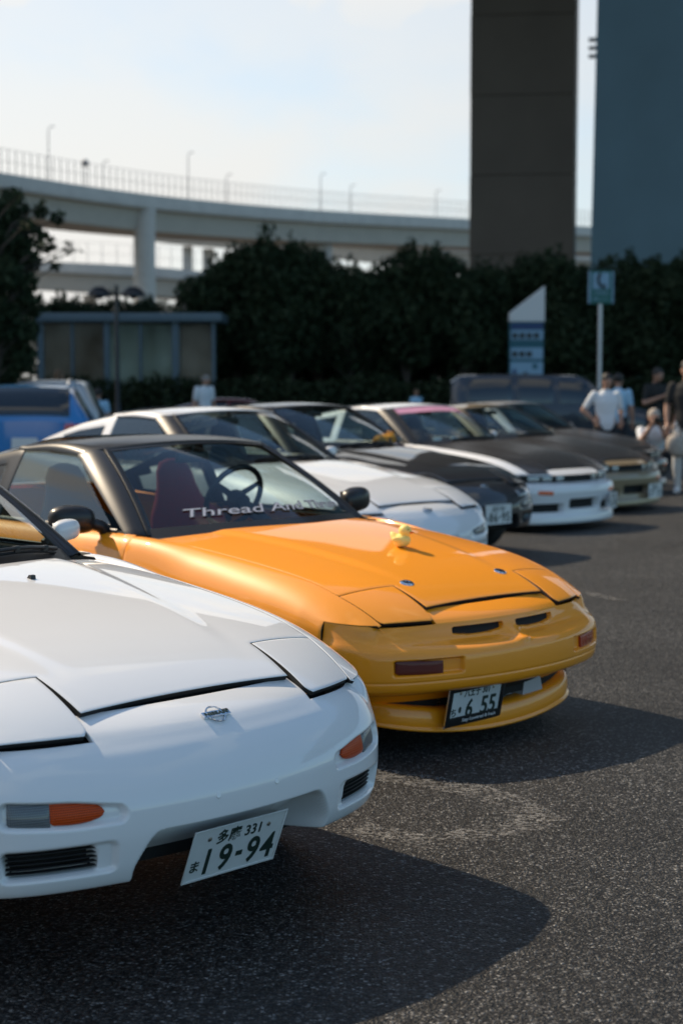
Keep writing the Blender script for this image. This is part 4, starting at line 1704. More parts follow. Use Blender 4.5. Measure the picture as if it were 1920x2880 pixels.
def deck(name, label, keys, width, par, gird, posts, rail_h):
    """keys: (px, py of parapet top, distance). Parapet, slab, girder, fence"""
    K = np.array([PT(*k) for k in keys])
    u = np.arange(len(K))
    f = [cubic(u, K[:, i]) for i in range(3)]
    n = 60
    q = np.linspace(0, len(K) - 1, n)
    P = np.stack([f[i](q) for i in range(3)], -1)
    T = np.gradient(P, axis=0)
    Nn = np.stack([-T[:, 1], T[:, 0], np.zeros(n)], -1)
    Nn /= np.linalg.norm(Nn, axis=1)[:, None]      # away from the camera
    root = empty(name, tuple(P[0] * [1, 1, 0]))
    tag(root, label, 'highway')

    def sweep(nm, sec, m):
        V = np.concatenate([(P + Nn * a + np.array([0, 0, c]))[None] for a, c in sec], 0) - np.array([P[0][0], P[0][1], 0])
        ns = len(sec)
        F = [(i * n + j, i * n + j + 1, ((i + 1) % ns) * n + j + 1, ((i + 1) % ns) * n + j) for i in range(ns) for j in range(n - 1)]
        F += [tuple(i * n for i in range(ns)), tuple(i * n + n - 1 for i in reversed(range(ns)))]
        return mk(nm, V.reshape(-1, 3), F, m, root, smooth=False)
    sweep('parapet', [(0, 0), (.25, 0), (.28, -par), (0, -par)], M['concrete'])
    sweep('parapet', [(width - .25, 0), (width, 0), (width, -par), (width - .28, -par)], M['concrete'])
    sweep('deck_slab', [(.05, -par - .003), (width - .05, -par - .003), (width - .05, -par - .32), (1.2, -par - .36), (.05, -par - .22)], M['concrete'])
    sweep('girder', [(.9, -par - .34), (width - .9, -par - .34), (width - 1.3, -par - gird), (1.3, -par - gird)], M['steel_grey'])
    if posts:
        pm = MB()
        pm.box((-.035, -.035, 0), (.035, .035, rail_h))
        d = np.r_[0, np.cumsum(np.linalg.norm(np.diff(P[:, :2], axis=0), axis=1))]
        me = None
        for s_ in np.arange(1, d[-1] - 1, posts):
            p = np.array([np.interp(s_, d, P[:, i]) for i in range(3)])
            if me is None:
                o = pm.build('fence_post', M['fence'], root, smooth=False)
                me = o.data
            else:
                o = bpy.data.objects.new('fence_post', me)
                o.parent = root
                link(o)
            o.location = Vector(p) - Vector((P[0][0], P[0][1], 0)) + Vector((0, .12, -.05))
        rr = MB()
        for hh in (.02, .5, 1.0):
            V = P + Nn * .12 + np.array([0, 0, rail_h * hh - .03]) - np.array([P[0][0], P[0][1], 0])
            rr.tube([tuple(v) for v in V[::2]], .022, 5)
        rr.build('fence_rail', M['fence'], root, smooth=False)
    return root, P, Nn


hw, HP, HN = deck('expressway_viaduct', 'pale concrete expressway viaduct with tall railing crossing above the trees', [(-1300, 330, 118), (-700, 402, 126), (-260, 455, 140), (0, 485, 150), (400, 545, 166), (900, 592, 190), (1330, 617, 214), (1800, 648, 245)], 9.5, 1.15, 2.4, .98, 2.3)
hw2, HP2, _ = deck('expressway_viaduct', 'lower concrete expressway ramp passing behind the round pier', [(-1200, 700, 275), (-300, 722, 250), (0, 731, 245), (300, 744, 240), (600, 768, 250), (900, 812, 265)], 8, 1.3, 2.9, 2.2, 3.2)
hw3, HP3, _ = deck('expressway_viaduct', 'far concrete ramp seen beneath the main viaduct girder', [(420, 618, 320), (700, 640, 310), (1000, 668, 300), (1330, 690, 295), (1800, 722, 300)], 9, 1.3, 2.9, 0, 0)


def pier(px, D, w, ztop, label, cap=True, kind='round'):
    c = PT(px, 1000, D)
    r = empty('bridge_pier', (c.x, c.y, 0))
    tag(r, label, 'pier')
    b = MB()
    if kind == 'round':
        b.lathe([(w / 2, -.3), (w / 2, ztop - 2), (w / 2 * 1.02, ztop - 1.2), (w / 2 * 1.10, ztop - .3), (w / 2 * 1.10, ztop)], 28)
    else:
        b.box((-w / 2, -w * .35, -.3), (w / 2, w * .35, ztop), bev=.15)
    b.build('shaft', M['concrete'], r)
    if cap:
        b = MB()
        b.box((-w * .6, -w * .3, ztop - .9), (w * .6, w * 2.6, ztop + .1), bev=.12)
        b.build('cap_beam', M['concrete'], r)
    return r


def under(PP, px, D, drop):
    X = (px - 960) / FPX * D
    i = int(np.argmin(abs(PP[:, 0] - X)))
    return float(PP[i, 2]) - drop


pier(410, 168, 2.25, under(HP, 410, 168, 1.15), 'thick round concrete pier standing in front of the viaduct', cap=False)
pier(895, 196, 3.4, under(HP, 900, 196, 3.5), 'square concrete pier rising behind the tree tops', kind='square', cap=False)
pier(690, 316, 4.0, under(HP3, 690, 316, 4.1), 'far square pier under the far ramp', kind='square')
pier(530, 322, 1.9, under(HP3, 530, 318, 4.1), 'slim far pier under the far ramp beside the round pier', kind='square', cap=False)
pier(588, 322, 2.2, under(HP3, 588, 318, 4.1), 'slim far pier under the far ramp beyond the lower ramp', kind='square', cap=False)
pier(255, 252, 2.0, under(HP2, 255, 243, 4.1), 'slim pier holding up the lower ramp', kind='square', cap=False)

M['lamp_metal'] = mat('lamp_post_metal', (.26, .26, .26), rough=.5)


def road_lamp(px, D, ptop, label, arm=.35, ball=False):
    X = (px - 960) / FPX * D
    i = int(np.argmin(abs(HP[:, 0] - X)))
    base = HP[i] + HN[i] * (.14 if not ball else .14)
    top = PT(px, ptop, float(base[1])).z
    h = top - base[2]
    r = empty('road_lamp', (X, base[1], base[2] - .02))
    tag(r, label, 'street lamp', 'lamps along the viaduct')
    b = MB()
    b.tube([(0, 0, -.2), (0, 0, h * .9), (arm * .25, 0, h * .985), (arm, 0, h)], [.06, .045, .035, .03], 8)
    b.build('pole', M['lamp_metal'], r)
    b = MB()
    if ball:
        b.sphere((0, 0, h), (.38, .38, .38), 12, 8)
    else:
        b.box((arm - .1, -.08, h - .05), (arm + .25, .08, h + .05), bev=.03)
    b.build('lamp_head', M['lamp_metal'], r)


for px, D, pt_ in ((145, 155, 355), (292, 160, 452), (535, 172, 428), (638, 176, 490), (902, 190, 488), (985, 195, 520), (1225, 207, 535)):
    road_lamp(px, D, pt_, 'slender street lamp on the main viaduct railing')
road_lamp(242, 158, 458, 'short post with a round dark head on the viaduct railing', arm=0, ball=True)

# ------------------------------------------------------------------ big piers on the right


def ribbed(name, col, scale, strength):
    m = mat(name, col, rough=.7)
    t = m.node_tree
    b = t.nodes['Principled BSDF']
    g = t.nodes.new('ShaderNodeTexCoord')
    w = t.nodes.new('ShaderNodeTexWave')
    w.wave_profile = 'SAW'
    w.inputs['Scale'].default_value = scale
    t.links.new(g.outputs['Object'], w.inputs['Vector'])
    bp = t.nodes.new('ShaderNodeBump')
    bp.inputs['Strength'].default_value = strength
    bp.inputs['Distance'].default_value = .05
    t.links.new(w.outputs['Fac'], bp.inputs['Height'])
    t.links.new(bp.outputs['Normal'], b.inputs['Normal'])
    n = t.nodes.new('ShaderNodeTexNoise')
    n.inputs['Scale'].default_value = .35
    n.inputs['Detail'].default_value = 6
    t.links.new(g.outputs['Object'], n.inputs['Vector'])
    mr = t.nodes.new('ShaderNodeMapRange')
    mr.inputs['To Min'].default_value = .75
    mr.inputs['To Max'].default_value = 1.25
    t.links.new(n.outputs['Fac'], mr.inputs['Value'])
    mm = t.nodes.new('ShaderNodeMix')
    mm.data_type = 'RGBA'
    mm.blend_type = 'MULTIPLY'
    mm.inputs['Factor'].default_value = 1
    mm.inputs['A'].default_value = (*col, 1)
    t.links.new(mr.outputs[0], mm.inputs['B'])
    t.links.new(mm.outputs['Result'], b.inputs['Base Color'])
    return m


M['brown_panel'] = ribbed('brown_ribbed_cladding', (.155, .130, .105), 1.9, .6)
M['blue_panel'] = ribbed('slate_blue_cladding', (.105, .170, .195), .2, .05)
c = PT(1462, 1000, 78)
bt = empty('clad_pier', (c.x, c.y, 0), R(-7))
tag(bt, 'tall dark brown ribbed panel-clad bridge pier above the trees', 'pier')
wd = (1611 - 1322) / FPX * 78
for k, (z0, z1) in enumerate(((-.3, 3.78), (3.8, 7.58), (7.6, 11.38), (11.4, 15.18), (15.2, 18.98), (19.0, 22.78), (22.8, 29.2))):
    b = MB()
    b.box((-wd / 2 + .012 * (k % 2), 0, z0), (wd / 2, 4.2, z1), bev=.03)
    b.build('cladding_panel', M['brown_panel'], bt, smooth=False)
b = MB()
b.box((-wd / 2 + .2, .2, 0), (wd / 2 - .2, 4.0, 28.9))
b.build('core', M['dark'], bt, smooth=False)
b = MB()
b.tube([(wd / 2 + .06, .3, 0), (wd / 2 + .06, .3, 28.8)], .05, 8)
b.build('downpipe', M['lamp_metal'], bt)
c = PT(1650, 1000, 60)
bw = empty('clad_pier', (c.x, c.y, 0))
bw.rotation_euler = (0, 0, R(-11))
tag(bw, 'massive slate blue bridge pier wall at the right of the brown pier', 'pier')
b = MB()
V = [(0, 0, -.3), (9, 0, -.3), (9, 5, -.3), (0, 5, -.3), (.38, 0, 29.2), (9, 0, 29.2), (9, 5, 29.2), (.38, 5, 29.2)]
b.add(V, [(0, 1, 5, 4), (1, 2, 6, 5), (2, 3, 7, 6), (3, 0, 4, 7), (4, 5, 6, 7)])
b.build('wall_shell', M['blue_panel'], bw, smooth=False)
for zz in (13.45, 13.75, 14.05):
    b = MB()
    b.box((-.10, .1, zz), (.25, .5, zz + .08))
    b.build('bracket', M['lamp_metal'], bw, smooth=False)

# the high bridge that the clad piers carry, crossing overhead
M['bridge_steel'] = mat('bridge_steel', (.20, .21, .21), rough=.6, noise=.1, nscale=.3)
br = empty('high_bridge', (0, 64, 0))
tag(br, 'high steel bridge deck crossing overhead on the clad piers', 'bridge')
b = MB()
b.box((-160, -20, 31.2), (160, 21, 32.2))
b.box((-160, -20, 32.2), (160, -19.6, 33.6))
b.box((-160, 20.6, 32.2), (160, 21, 33.6))
b.build('deck', M['bridge_steel'], br, smooth=False)
for yy in np.arange(-16, 18, 6.5):
    b = MB()
    b.box((-160, yy - .5, 29.0), (160, yy + .5, 31.19))
    b.build('girder', M['bridge_steel'], br, smooth=False)
for xx_ in np.arange(-150, 151, 12.0):
    b = MB()
    b.box((xx_ - .2, -15.4, 29.8), (xx_ + .2, 16.4, 31.18))
    b.build('cross_beam', M['bridge_steel'], br, smooth=False)

# ------------------------------------------------------------------ trees
rng = np.random.default_rng(7)


def leaf_mat(name, col):
    m = bpy.data.materials.new(name)
    m.use_nodes = True
    t = m.node_tree
    b = t.nodes['Principled BSDF']
    b.inputs['Roughness'].default_value = .55
    b.inputs['Specular IOR Level'].default_value = .06
    oi = t.nodes.new('ShaderNodeNewGeometry')
    r = t.nodes.new('ShaderNodeValToRGB')
    r.color_ramp.elements[0].color = (col[0] * .55, col[1] * .6, col[2] * .55, 1)
    r.color_ramp.elements[1].color = (col[0] * 1.4, col[1] * 1.3, col[2] * 1.2, 1)
    t.links.new(oi.outputs['Random Per Island'], r.inputs['Fac'])
    t.links.new(r.outputs['Color'], b.inputs['Base Color'])
    tr = t.nodes.new('ShaderNodeBsdfTranslucent')
    t.links.new(r.outputs['Color'], tr.inputs['Color'])
    mi = t.nodes.new('ShaderNodeMixShader')
    mi.inputs[0].default_value = .06
    t.links.new(b.outputs[0], mi.inputs[1])
    t.links.new(tr.outputs[0], mi.inputs[2])
    t.links.new(mi.outputs[0], t.nodes['Material Output'].inputs[0])
    return m


M['leaf'] = leaf_mat('dark_leaves', (.032, .048, .027))
M['hedge'] = leaf_mat('hedge_leaves', (.027, .040, .022))
M['bark'] = mat('bark', (.060, .048, .038), rough=.9, noise=.3, nscale=6)


def leaf_cloud(blobs, n, size, shell=.5):
    """many bent leaf faces spread through a set of ellipsoids; returns V, F"""
    vol = np.array([b[3] * b[4] * b[5] for b in blobs])
    which = rng.choice(len(blobs), n, p=vol / vol.sum())
    d = rng.normal(size=(n, 3))
    d /= np.linalg.norm(d, axis=1)[:, None]
    rad = rng.uniform(0, 1, n) ** (1 / 3)
    rad = np.where(rng.uniform(size=n) < shell, .80 + .28 * rng.uniform(size=n) ** 1.5, rad)
    B = np.array(blobs)[which]
    C = B[:, :3] + d * rad[:, None] * B[:, 3:6]
    a = rng.normal(size=(n, 3))
    a /= np.linalg.norm(a, axis=1)[:, None]
    b = np.cross(a, rng.normal(size=(n, 3)))
    b /= np.linalg.norm(b, axis=1)[:, None]
    s = size * rng.uniform(.6, 1.35, n)[:, None]
    nn = np.cross(a, b)
    V = np.stack([C - a * s, C - b * s * .42 + nn * s * .12, C + a * s, C + b * s * .42 + nn * s * .12], 1).reshape(-1, 3)
    i = np.arange(n) * 4
    F = np.stack([i, i + 1, i + 2, i + 3], 1)
    return V, F


def fast_mesh(name, V, F, m):
    me = bpy.data.meshes.new(name)
    me.vertices.add(len(V))
    me.vertices.foreach_set('co', np.asarray(V, np.float32).ravel())
    k = F.shape[1]
    me.loops.add(F.size)
    me.loops.foreach_set('vertex_index', F.astype(np.int32).ravel())
    me.polygons.add(len(F))
    me.polygons.foreach_set('loop_start', (np.arange(len(F)) * k).astype(np.int32))
    me.materials.append(m)
    me.update(calc_edges=True)
    return me


def tree_proto(seed, h, r, nb, leaves, low=.28):
    global rng
    rng = np.random.default_rng(seed)
    blobs = []
    limbs = MB()
    limbs.tube([(0, 0, -.1), (.05, .02, h * .3), (.0, .05, h * .62)], [.16, .12, .07], 8)
    for k in range(nb):
        an = 2 * math.pi * k / nb + rng.uniform(-.4, .4)
        rr = r * rng.uniform(.25, .80)
        z = h * rng.uniform(low + .12, .88)
        rr *= math.sqrt(max(.15, 1 - ((z / h - .55) / .5) ** 2))
        s = r * rng.uniform(.30, .52)
        c = (rr * math.cos(an), rr * math.sin(an), z)
        blobs.append((*c, s, s, s * rng.uniform(.75, 1.0)))
        limbs.tube([(0, .02, h * rng.uniform(.22, .45)), (c[0] * .5, c[1] * .5, c[2] * .82), c], [.06, .04, .012], 6)
    blobs.append((0, 0, h * .84, r * .45, r * .45, h * .15))
    blobs.append((0, 0, h * .60, r * .62, r * .62, h * .26))
    for k in range(10):
        an = rng.uniform(0, 2 * math.pi)
        rr = r * rng.uniform(.5, 1.02)
        blobs.append((rr * math.cos(an), rr * math.sin(an), h * rng.uniform(.45, .96) * (1 - .12 * (rr / r)), r * .17, r * .17, r * .20))
    for k in range(7):       # tall tips that break the top outline
        an = rng.uniform(0, 2 * math.pi)
        rr = r * rng.uniform(.0, .65)
        blobs.append((rr * math.cos(an), rr * math.sin(an), h * rng.uniform(.90, 1.0), r * .12, r * .12, r * .26))
    V, F = leaf_cloud(blobs, leaves, .115)
    return limbs, fast_mesh('crown', V, F, M['leaf'])


PROTO = [tree_proto(11 + k, 5.4, 1.75, 12, 9000) for k in range(4)]


def tree(px, D, ptop, label, k=0, sx=1.0, rot=0.0, group='dark trees behind the cars'):
    c = PT(px, ptop, D)
    r = empty('broadleaf_tree', (c.x, D, 0), rot)
    s = c.z / 5.4
    r.scale = (s * sx, s * sx, s)
    tag(r, label, 'tree', group)
    limbs, me = PROTO[k % 4]
    o = bpy.data.objects.new('crown', me)
    o.parent = r
    link(o)
    if isinstance(limbs, MB):
        PROTO[k % 4] = (limbs.build('trunk', M['bark'], r).data, me)
    else:
        t_ = bpy.data.objects.new('trunk', limbs)
        t_.parent = r
        link(t_)
    return r


rowt = 'dense dark evergreen tree in the row behind the parked cars'
tops = [(598, 50, 762), (668, 51, 712), (738, 50, 676), (815, 50, 712), (900, 52, 742), (985, 50, 748), (1072, 51, 790), (1148, 50, 712), (1222, 52, 716), (1300, 50, 748), (1385, 51, 762), (1470, 51, 748), (1560, 50, 722), (1628, 52, 770), (1705, 50, 800), (1775, 51, 738), (1850, 50, 752), (1925, 51, 725)]
own = {738: 'tallest dark evergreen tree of the row nearest the glass shelter', 598: 'dark evergreen tree whose crown overlaps the shelter roof edge', 1470: 'dark evergreen tree standing behind the slanted price sign', 1705: 'shorter dark evergreen tree behind the telephone sign', 1385: 'dark evergreen tree below the brown ribbed pier', 1850: 'dark evergreen tree below the slate blue pier'}
for i, (px, D, pt_) in enumerate(tops):
    tree(px, D, pt_ - 8, own.get(px, rowt), i, .86 + .1 * ((i * 37) % 5) / 5, i * 1.3)
for i, (px, D, pt_) in enumerate([(650, 55, 790), (740, 56, 770), (830, 55, 775), (930, 56, 790), (1040, 55, 790), (1110, 56, 775), (1200, 55, 770), (1290, 56, 780), (1380, 55, 775), (1470, 56, 770), (1560, 55, 765), (1660, 56, 795), (1750, 55, 775), (1840, 56, 770), (1930, 55, 770)]):
    tree(px, D, pt_, 'dense dark tree in the second row beyond the first trees', i + 2, 1.05, i * 2.1, 'trees of the second row')
wt = empty('broadleaf_tree', (PT(-70, 1000, 27).x, 27, 0))
tag(wt, 'dark tree with wispy outreaching boughs in front of the viaduct', 'tree')
rng = np.random.default_rng(21)
wb, wl = [], MB()
wl.tube([(0, 0, -.1), (.1, 0, 1.4), (.2, .1, 3.2), (.3, .1, 4.6)], [.16, .13, .09, .04], 8)
for (px, py, rp) in ((10, 545, 30), (45, 590, 34), (0, 610, 50), (75, 560, 16), (105, 592, 24), (140, 600, 22), (128, 575, 12), (95, 640, 20), (60, 650, 40), (10, 690, 60), (150, 690, 26), (185, 692, 18), (208, 690, 9), (118, 712, 22), (140, 745, 16), (70, 740, 34), (20, 780, 60), (100, 800, 26), (50, 850, 50), (5, 900, 66), (75, 930, 38), (-30, 620, 60), (-60, 760, 80), (-40, 930, 70), (110, 860, 20), (165, 720, 10), (35, 1000, 50)):
    c = PT(px, py, 27) - Vector((wt.location.x, 27, 0))
    rr = rp * 27 / FPX
    dy = rng.uniform(-.8, .8)
    wb.append((c.x, dy, c.z, rr, rr * 1.2, rr * .9))
    wl.tube([(.2, .05, max(1.0, c.z - 1.4)), (c.x * .55, dy * .5, c.z - .35), (c.x, dy, c.z)], [.035, .022, .006], 6)
V, F = leaf_cloud(wb, 9500, .075, shell=.35)
wo = bpy.data.objects.new('crown', fast_mesh('crown', V, F, M['leaf']))
wo.parent = wt
link(wo)
wl.build('trunk', M['bark'], wt)
tree(-150, 33, 560, 'dark tree standing behind the wispy tree', 3, 1.1, 2.6, None)
tree(-25, 37, 850, 'small dark tree between the wispy tree and the glass shelter', 2, 1.0, 1.4, None)
for i, (px, D, pt_) in enumerate([(-260, 44, 700), (-380, 46, 720), (-500, 44, 690), (-620, 47, 710), (2040, 50, 740), (2130, 52, 730), (2220, 50, 745)]):
    tree(px, D, pt_, rowt, i, 1.0, i * 1.7)
for i, px in enumerate((170, 245, 330, 415, 505)):
    tree(px, 60 + i % 2, (835, 845, 840, 850, 880)[i], 'low dark tree behind the glass shelter', i, 1.0, i * .9, 'low trees behind the shelter')

# hedge in front of the trees
rng = np.random.default_rng(5)
x0, x1 = PT(-60, 1000, 44).x, PT(1330, 1000, 44).x
V, F = leaf_cloud([(x, 44 + .25 * math.sin(x * 1.7), .72, .75, .55, .86 + .1 * math.sin(x * 2.3)) for x in np.arange(x0, x1, .55)], 26000, .09)
hd = bpy.data.objects.new('hedge', fast_mesh('hedge', V, F, M['hedge']))
link(hd)
tag(hd, 'low dark clipped hedge running below the trees and the shelter', 'hedge')
x0, x1 = PT(1640, 1000, 46).x, PT(2000, 1000, 46).x
V, F = leaf_cloud([(x, 46 + .25 * math.sin(x * 1.7), .72, .75, .55, .90) for x in np.arange(x0, x1, .55)], 9000, .09)
hd = bpy.data.objects.new('hedge', fast_mesh('hedge', V, F, M['hedge']))
link(hd)
tag(hd, 'low dark hedge behind the phone sign and the standing people', 'hedge')

rng = np.random.default_rng(9)
x0, x1 = PT(520, 1000, 58).x, PT(2000, 1000, 58).x
V, F = leaf_cloud([(x, 58 + .3 * math.sin(x * 1.3), 1.1, .9, .6, 1.5 + .15 * math.sin(x * 2.1)) for x in np.arange(x0, x1, .6)], 42000, .12)
hd = bpy.data.objects.new('hedge', fast_mesh('hedge', V, F, M['hedge']))
link(hd)
tag(hd, 'tall dark hedge closing the view beneath the tree crowns', 'hedge')
x0, x1 = PT(-800, 1000, 52).x, PT(620, 1000, 52).x
V, F = leaf_cloud([(x, 52 + .3 * math.sin(x * 1.3), .6, .9, .6, .95) for x in np.arange(x0, x1, .6)], 22000, .11)
hd = bpy.data.objects.new('hedge', fast_mesh('hedge', V, F, M['hedge']))
link(hd)
tag(hd, 'low dark hedge seen through and behind the glass shelter', 'hedge')

# ------------------------------------------------------------------ glass shelter
M['shelter'] = mat('shelter_blue_grey', (.085, .125, .15), rough=.5)


def frosted(name, col):
    m = bpy.data.materials.new(name)
    m.use_nodes = True
    t = m.node_tree
    b = t.nodes['Principled BSDF']
    b.inputs['Base Color'].default_value = (*col, 1)
    b.inputs['Roughness'].default_value = .25
    tr = t.nodes.new('ShaderNodeBsdfTranslucent')
    tr.inputs['Color'].default_value = (*col, 1)
    g = t.nodes.new('ShaderNodeTexCoord')
    n = t.nodes.new('ShaderNodeTexNoise')
    n.inputs['Scale'].default_value = .8
    n.inputs['Detail'].default_value = 4
    t.links.new(g.outputs['Object'], n.inputs['Vector'])
    mi = t.nodes.new('ShaderNodeMixShader')
    mr = t.nodes.new('ShaderNodeMapRange')
    mr.inputs['From Min'].default_value = .3
    mr.inputs['From Max'].default_value = .7
    mr.inputs['To Min'].default_value = .35
    mr.inputs['To Max'].default_value = .9
    t.links.new(n.outputs['Fac'], mr.inputs['Value'])
    t.links.new(mr.outputs[0], mi.inputs[0])
    t.links.new(b.outputs[0], mi.inputs[1])
    t.links.new(tr.outputs[0], mi.inputs[2])
    t.links.new(mi.outputs[0], t.nodes['Material Output'].inputs[0])
    return m


M['frost'] = frosted('frosted_beige_pane', (.27, .235, .175))
M['frost_green'] = frosted('frosted_green_pane', (.34, .40, .33))
DS = 46
c = PT(350, 1000, DS)
sh = empty('glass_shelter', (c.x, DS, 0))
tag(sh, 'blue-grey glass shelter with frosted panes and flat roof behind the hedge', 'shelter')
k = DS / FPX
zr, zb_ = PT(350, 906, DS).z, PT(350, 881, DS).z
b = MB()
b.box(((105 - 350) * k, -.25, zr), ((625 - 350) * k, 2.2, zb_), bev=.05)
b.build('roof', M['shelter'], sh)
for px, w in ((118, .16), (206, .07), (302, .16), (396, .07), (494, .20), (600, .10)):
    b = MB()
    x = (px - 350) * k
    b.box((x - w / 2, -.08, -.02), (x + w / 2, .08, zr + .01))
    b.build('post', M['shelter'], sh, smooth=False)
for a, bb, m_ in ((126, 202, 'frost'), (210, 294, 'frost'), (310, 392, 'frost_green'), (400, 484, 'frost_green'), (504, 595, 'frost')):
    b = MB()
    b.box(((a - 350) * k, -.012, .25), ((bb - 350) * k, .012, zr - .05))
    b.build('pane', M[m_], sh, smooth=False)
b = MB()
b.box((-2.2, .8, .40), (2.2, 1.2, .46), bev=.01)
for x in (-1.9, 0, 1.9):
    b.box((x - .04, .85, 0), (x + .04, 1.15, .41))
b.build('bench', M['shelter'], sh)

# park lamp
c = PT(330, 1000, 40)
pl = empty('park_lamp', (c.x, c.y, 0))
tag(pl, 'dark park lamp post with two dome heads in front of the shelter', 'street lamp')
hz = PT(330, 830, 40).z
b = MB()
b.tube([(0, 0, 0), (0, 0, .9), (0, 0, .95), (0, 0, hz + .25)], [.10, .09, .06, .05], 12)
b.tube([(-.42, 0, hz - .02), (0, 0, hz + .02), (.42, 0, hz - .02)], .03, 8)
b.build('post', M['satin_black'], pl)
for sx in (-1, 1):
    b = MB()
    b.lathe([(.02, hz + .22), (.14, hz + .20), (.25, hz + .12), (.31, hz + .0), (.31, hz - .03), (.12, hz - .05), (.05, hz - .10)], 18, M=Matrix.Translation((sx * .42, 0, 0)))
    b.build('lamp_head', M['satin_black'], pl)

# ------------------------------------------------------------------ signs
M['sign_white'] = mat('sign_white', (.62, .62, .60), rough=.5)
M['sign_navy'] = mat('sign_navy', (.01, .035, .13), rough=.4)
M['sign_teal'] = mat('sign_teal', (.004, .085, .12), rough=.4)
M['sign_pale'] = mat('sign_pale_blue', (.20, .34, .46), rough=.4)
M['sign_green'] = mat('sign_green', (.005, .11, .095), rough=.4)
M['sign_dark'] = mat('sign_dark', (.02, .028, .03), rough=.5)
DG = 42
c = PT(1481, 1000, DG)
gs = empty('price_sign', (c.x, c.y, 0))
tag(gs, 'tall price sign with slanted white top and blue panels behind the van', 'sign')
k = DG / FPX


def zz(py):
    return PT(1481, py, DG).z


def xx(px):
    return (px - 1481) * k


b = MB()
b.prism([(xx(1433), 0), (xx(1527), 0), (xx(1527), zz(905)), (xx(1433), zz(905))], 0, .30, M=Matrix(((1, 0, 0, 0), (0, 0, 1, 0), (0, 1, 0, 0), (0, 0, 0, 1))))
b.build('pylon', M['sign_teal'], gs, smooth=False)
b = MB()
b.prism([(xx(1432), zz(904)), (xx(1529), zz(904)), (xx(1529), zz(804)), (xx(1432), zz(880))], -.01, .31, M=Matrix(((1, 0, 0, 0), (0, 0, 1, 0), (0, 1, 0, 0), (0, 0, 0, 1))))
b.build('slanted_top', M['sign_white'], gs, smooth=False)
for a0, a1, m_, nm in ((910, 926, 'sign_navy', 'header_panel'), (928, 956, 'sign_pale', 'number_panel'), (978, 1010, 'sign_pale', 'number_panel'), (1018, 1060, 'sign_pale', 'picture_panel')):
    b = MB()
    b.box((xx(1435), -.02, zz(a1)), (xx(1525), .0, zz(a0)))
    b.build(nm, M[m_], gs, smooth=False)
for row, n in ((943, 4), (995, 3)):
    for q in range(n):
        b = MB()
        x = 1437 + 20 * q
        b.box((xx(x + 2), -.03, zz(row + 9)), (xx(x + 17), -.02, zz(row - 7)))
        b.build('number_tile', M['sign_dark'], gs, smooth=False)
for (px, py, rr, m_) in ((1503, 1030, .07, 'sign_teal'), (1446, 1045, .06, 'sign_navy'), (1477, 1052, .06, 'sign_dark')):
    b = MB()
    b.lathe([(rr, 0), (rr, .01)], 14, M=Matrix.Translation((xx(px), -.022, zz(py))) @ Matrix.Rotation(R(90), 4, 'X'))
    b.build('picture_dot', M[m_], gs, smooth=False)

DT = 36
c = PT(1686, 1000, DT)
ph = empty('phone_sign', (c.x, c.y, 0))
tag(ph, 'green and white telephone sign with a receiver pictogram on a pole', 'sign')
k = DT / FPX
zt_, zb2 = PT(1686, 762, DT).z, PT(1686, 854, DT).z
X = lambda px: (px - 1686) * k
Zp = lambda py: PT(1686, py, DT).z
b = MB()
b.tube([(0, .06, 0), (0, .06, zb2 + .3)], .045, 12)
b.build('pole', mat('galvanised_pole', (.45, .47, .50), rough=.35, metal=.6), ph)
b = MB()
b.box((X(1656), .0, zb2), (X(1717), .05, zt_))
b.build('sign_panel', M['sign_green'], ph, smooth=False)
for a, bb in ((1652, 1656), (1717, 1721)):
    b = MB()
    b.box((X(a), -.02, zb2), (X(bb), .07, zt_))
    b.build('edge_frame', M['sign_pale'], ph, smooth=False)
b = MB()
b.box((X(1663), -.008, Zp(813)), (X(1709), .0, Zp(767)))
b.build('pictogram_field', M['sign_pale'], ph, smooth=False)
b = MB()
arc = [(1682, 771), (1678, 782), (1679, 793), (1684, 802), (1691, 807), (1697, 808)]
b.tube([(X(a), -.016, Zp(c_)) for a, c_ in arc], [.030, .034, .034, .034, .032, .028], 10)
b.sphere((X(1683), -.016, Zp(771)), (.035, .012, .035), 10, 8)
b.sphere((X(1696), -.016, Zp(804)), (.035, .012, .040), 10, 8)
b.build('receiver_pictogram', M['sign_dark'], ph)
for body, py, h_ in (('公衆電話', 824, .085), ('電話コーナー', 841, .085)):
    V, F = text_mesh(body, h_, .002, 2, width=.36)
    mk('sign_lettering', np.stack([V[:, 0], -.004 - V[:, 2], Zp(py) + V[:, 1]], -1), F, M['sign_pale'], ph, smooth=False)

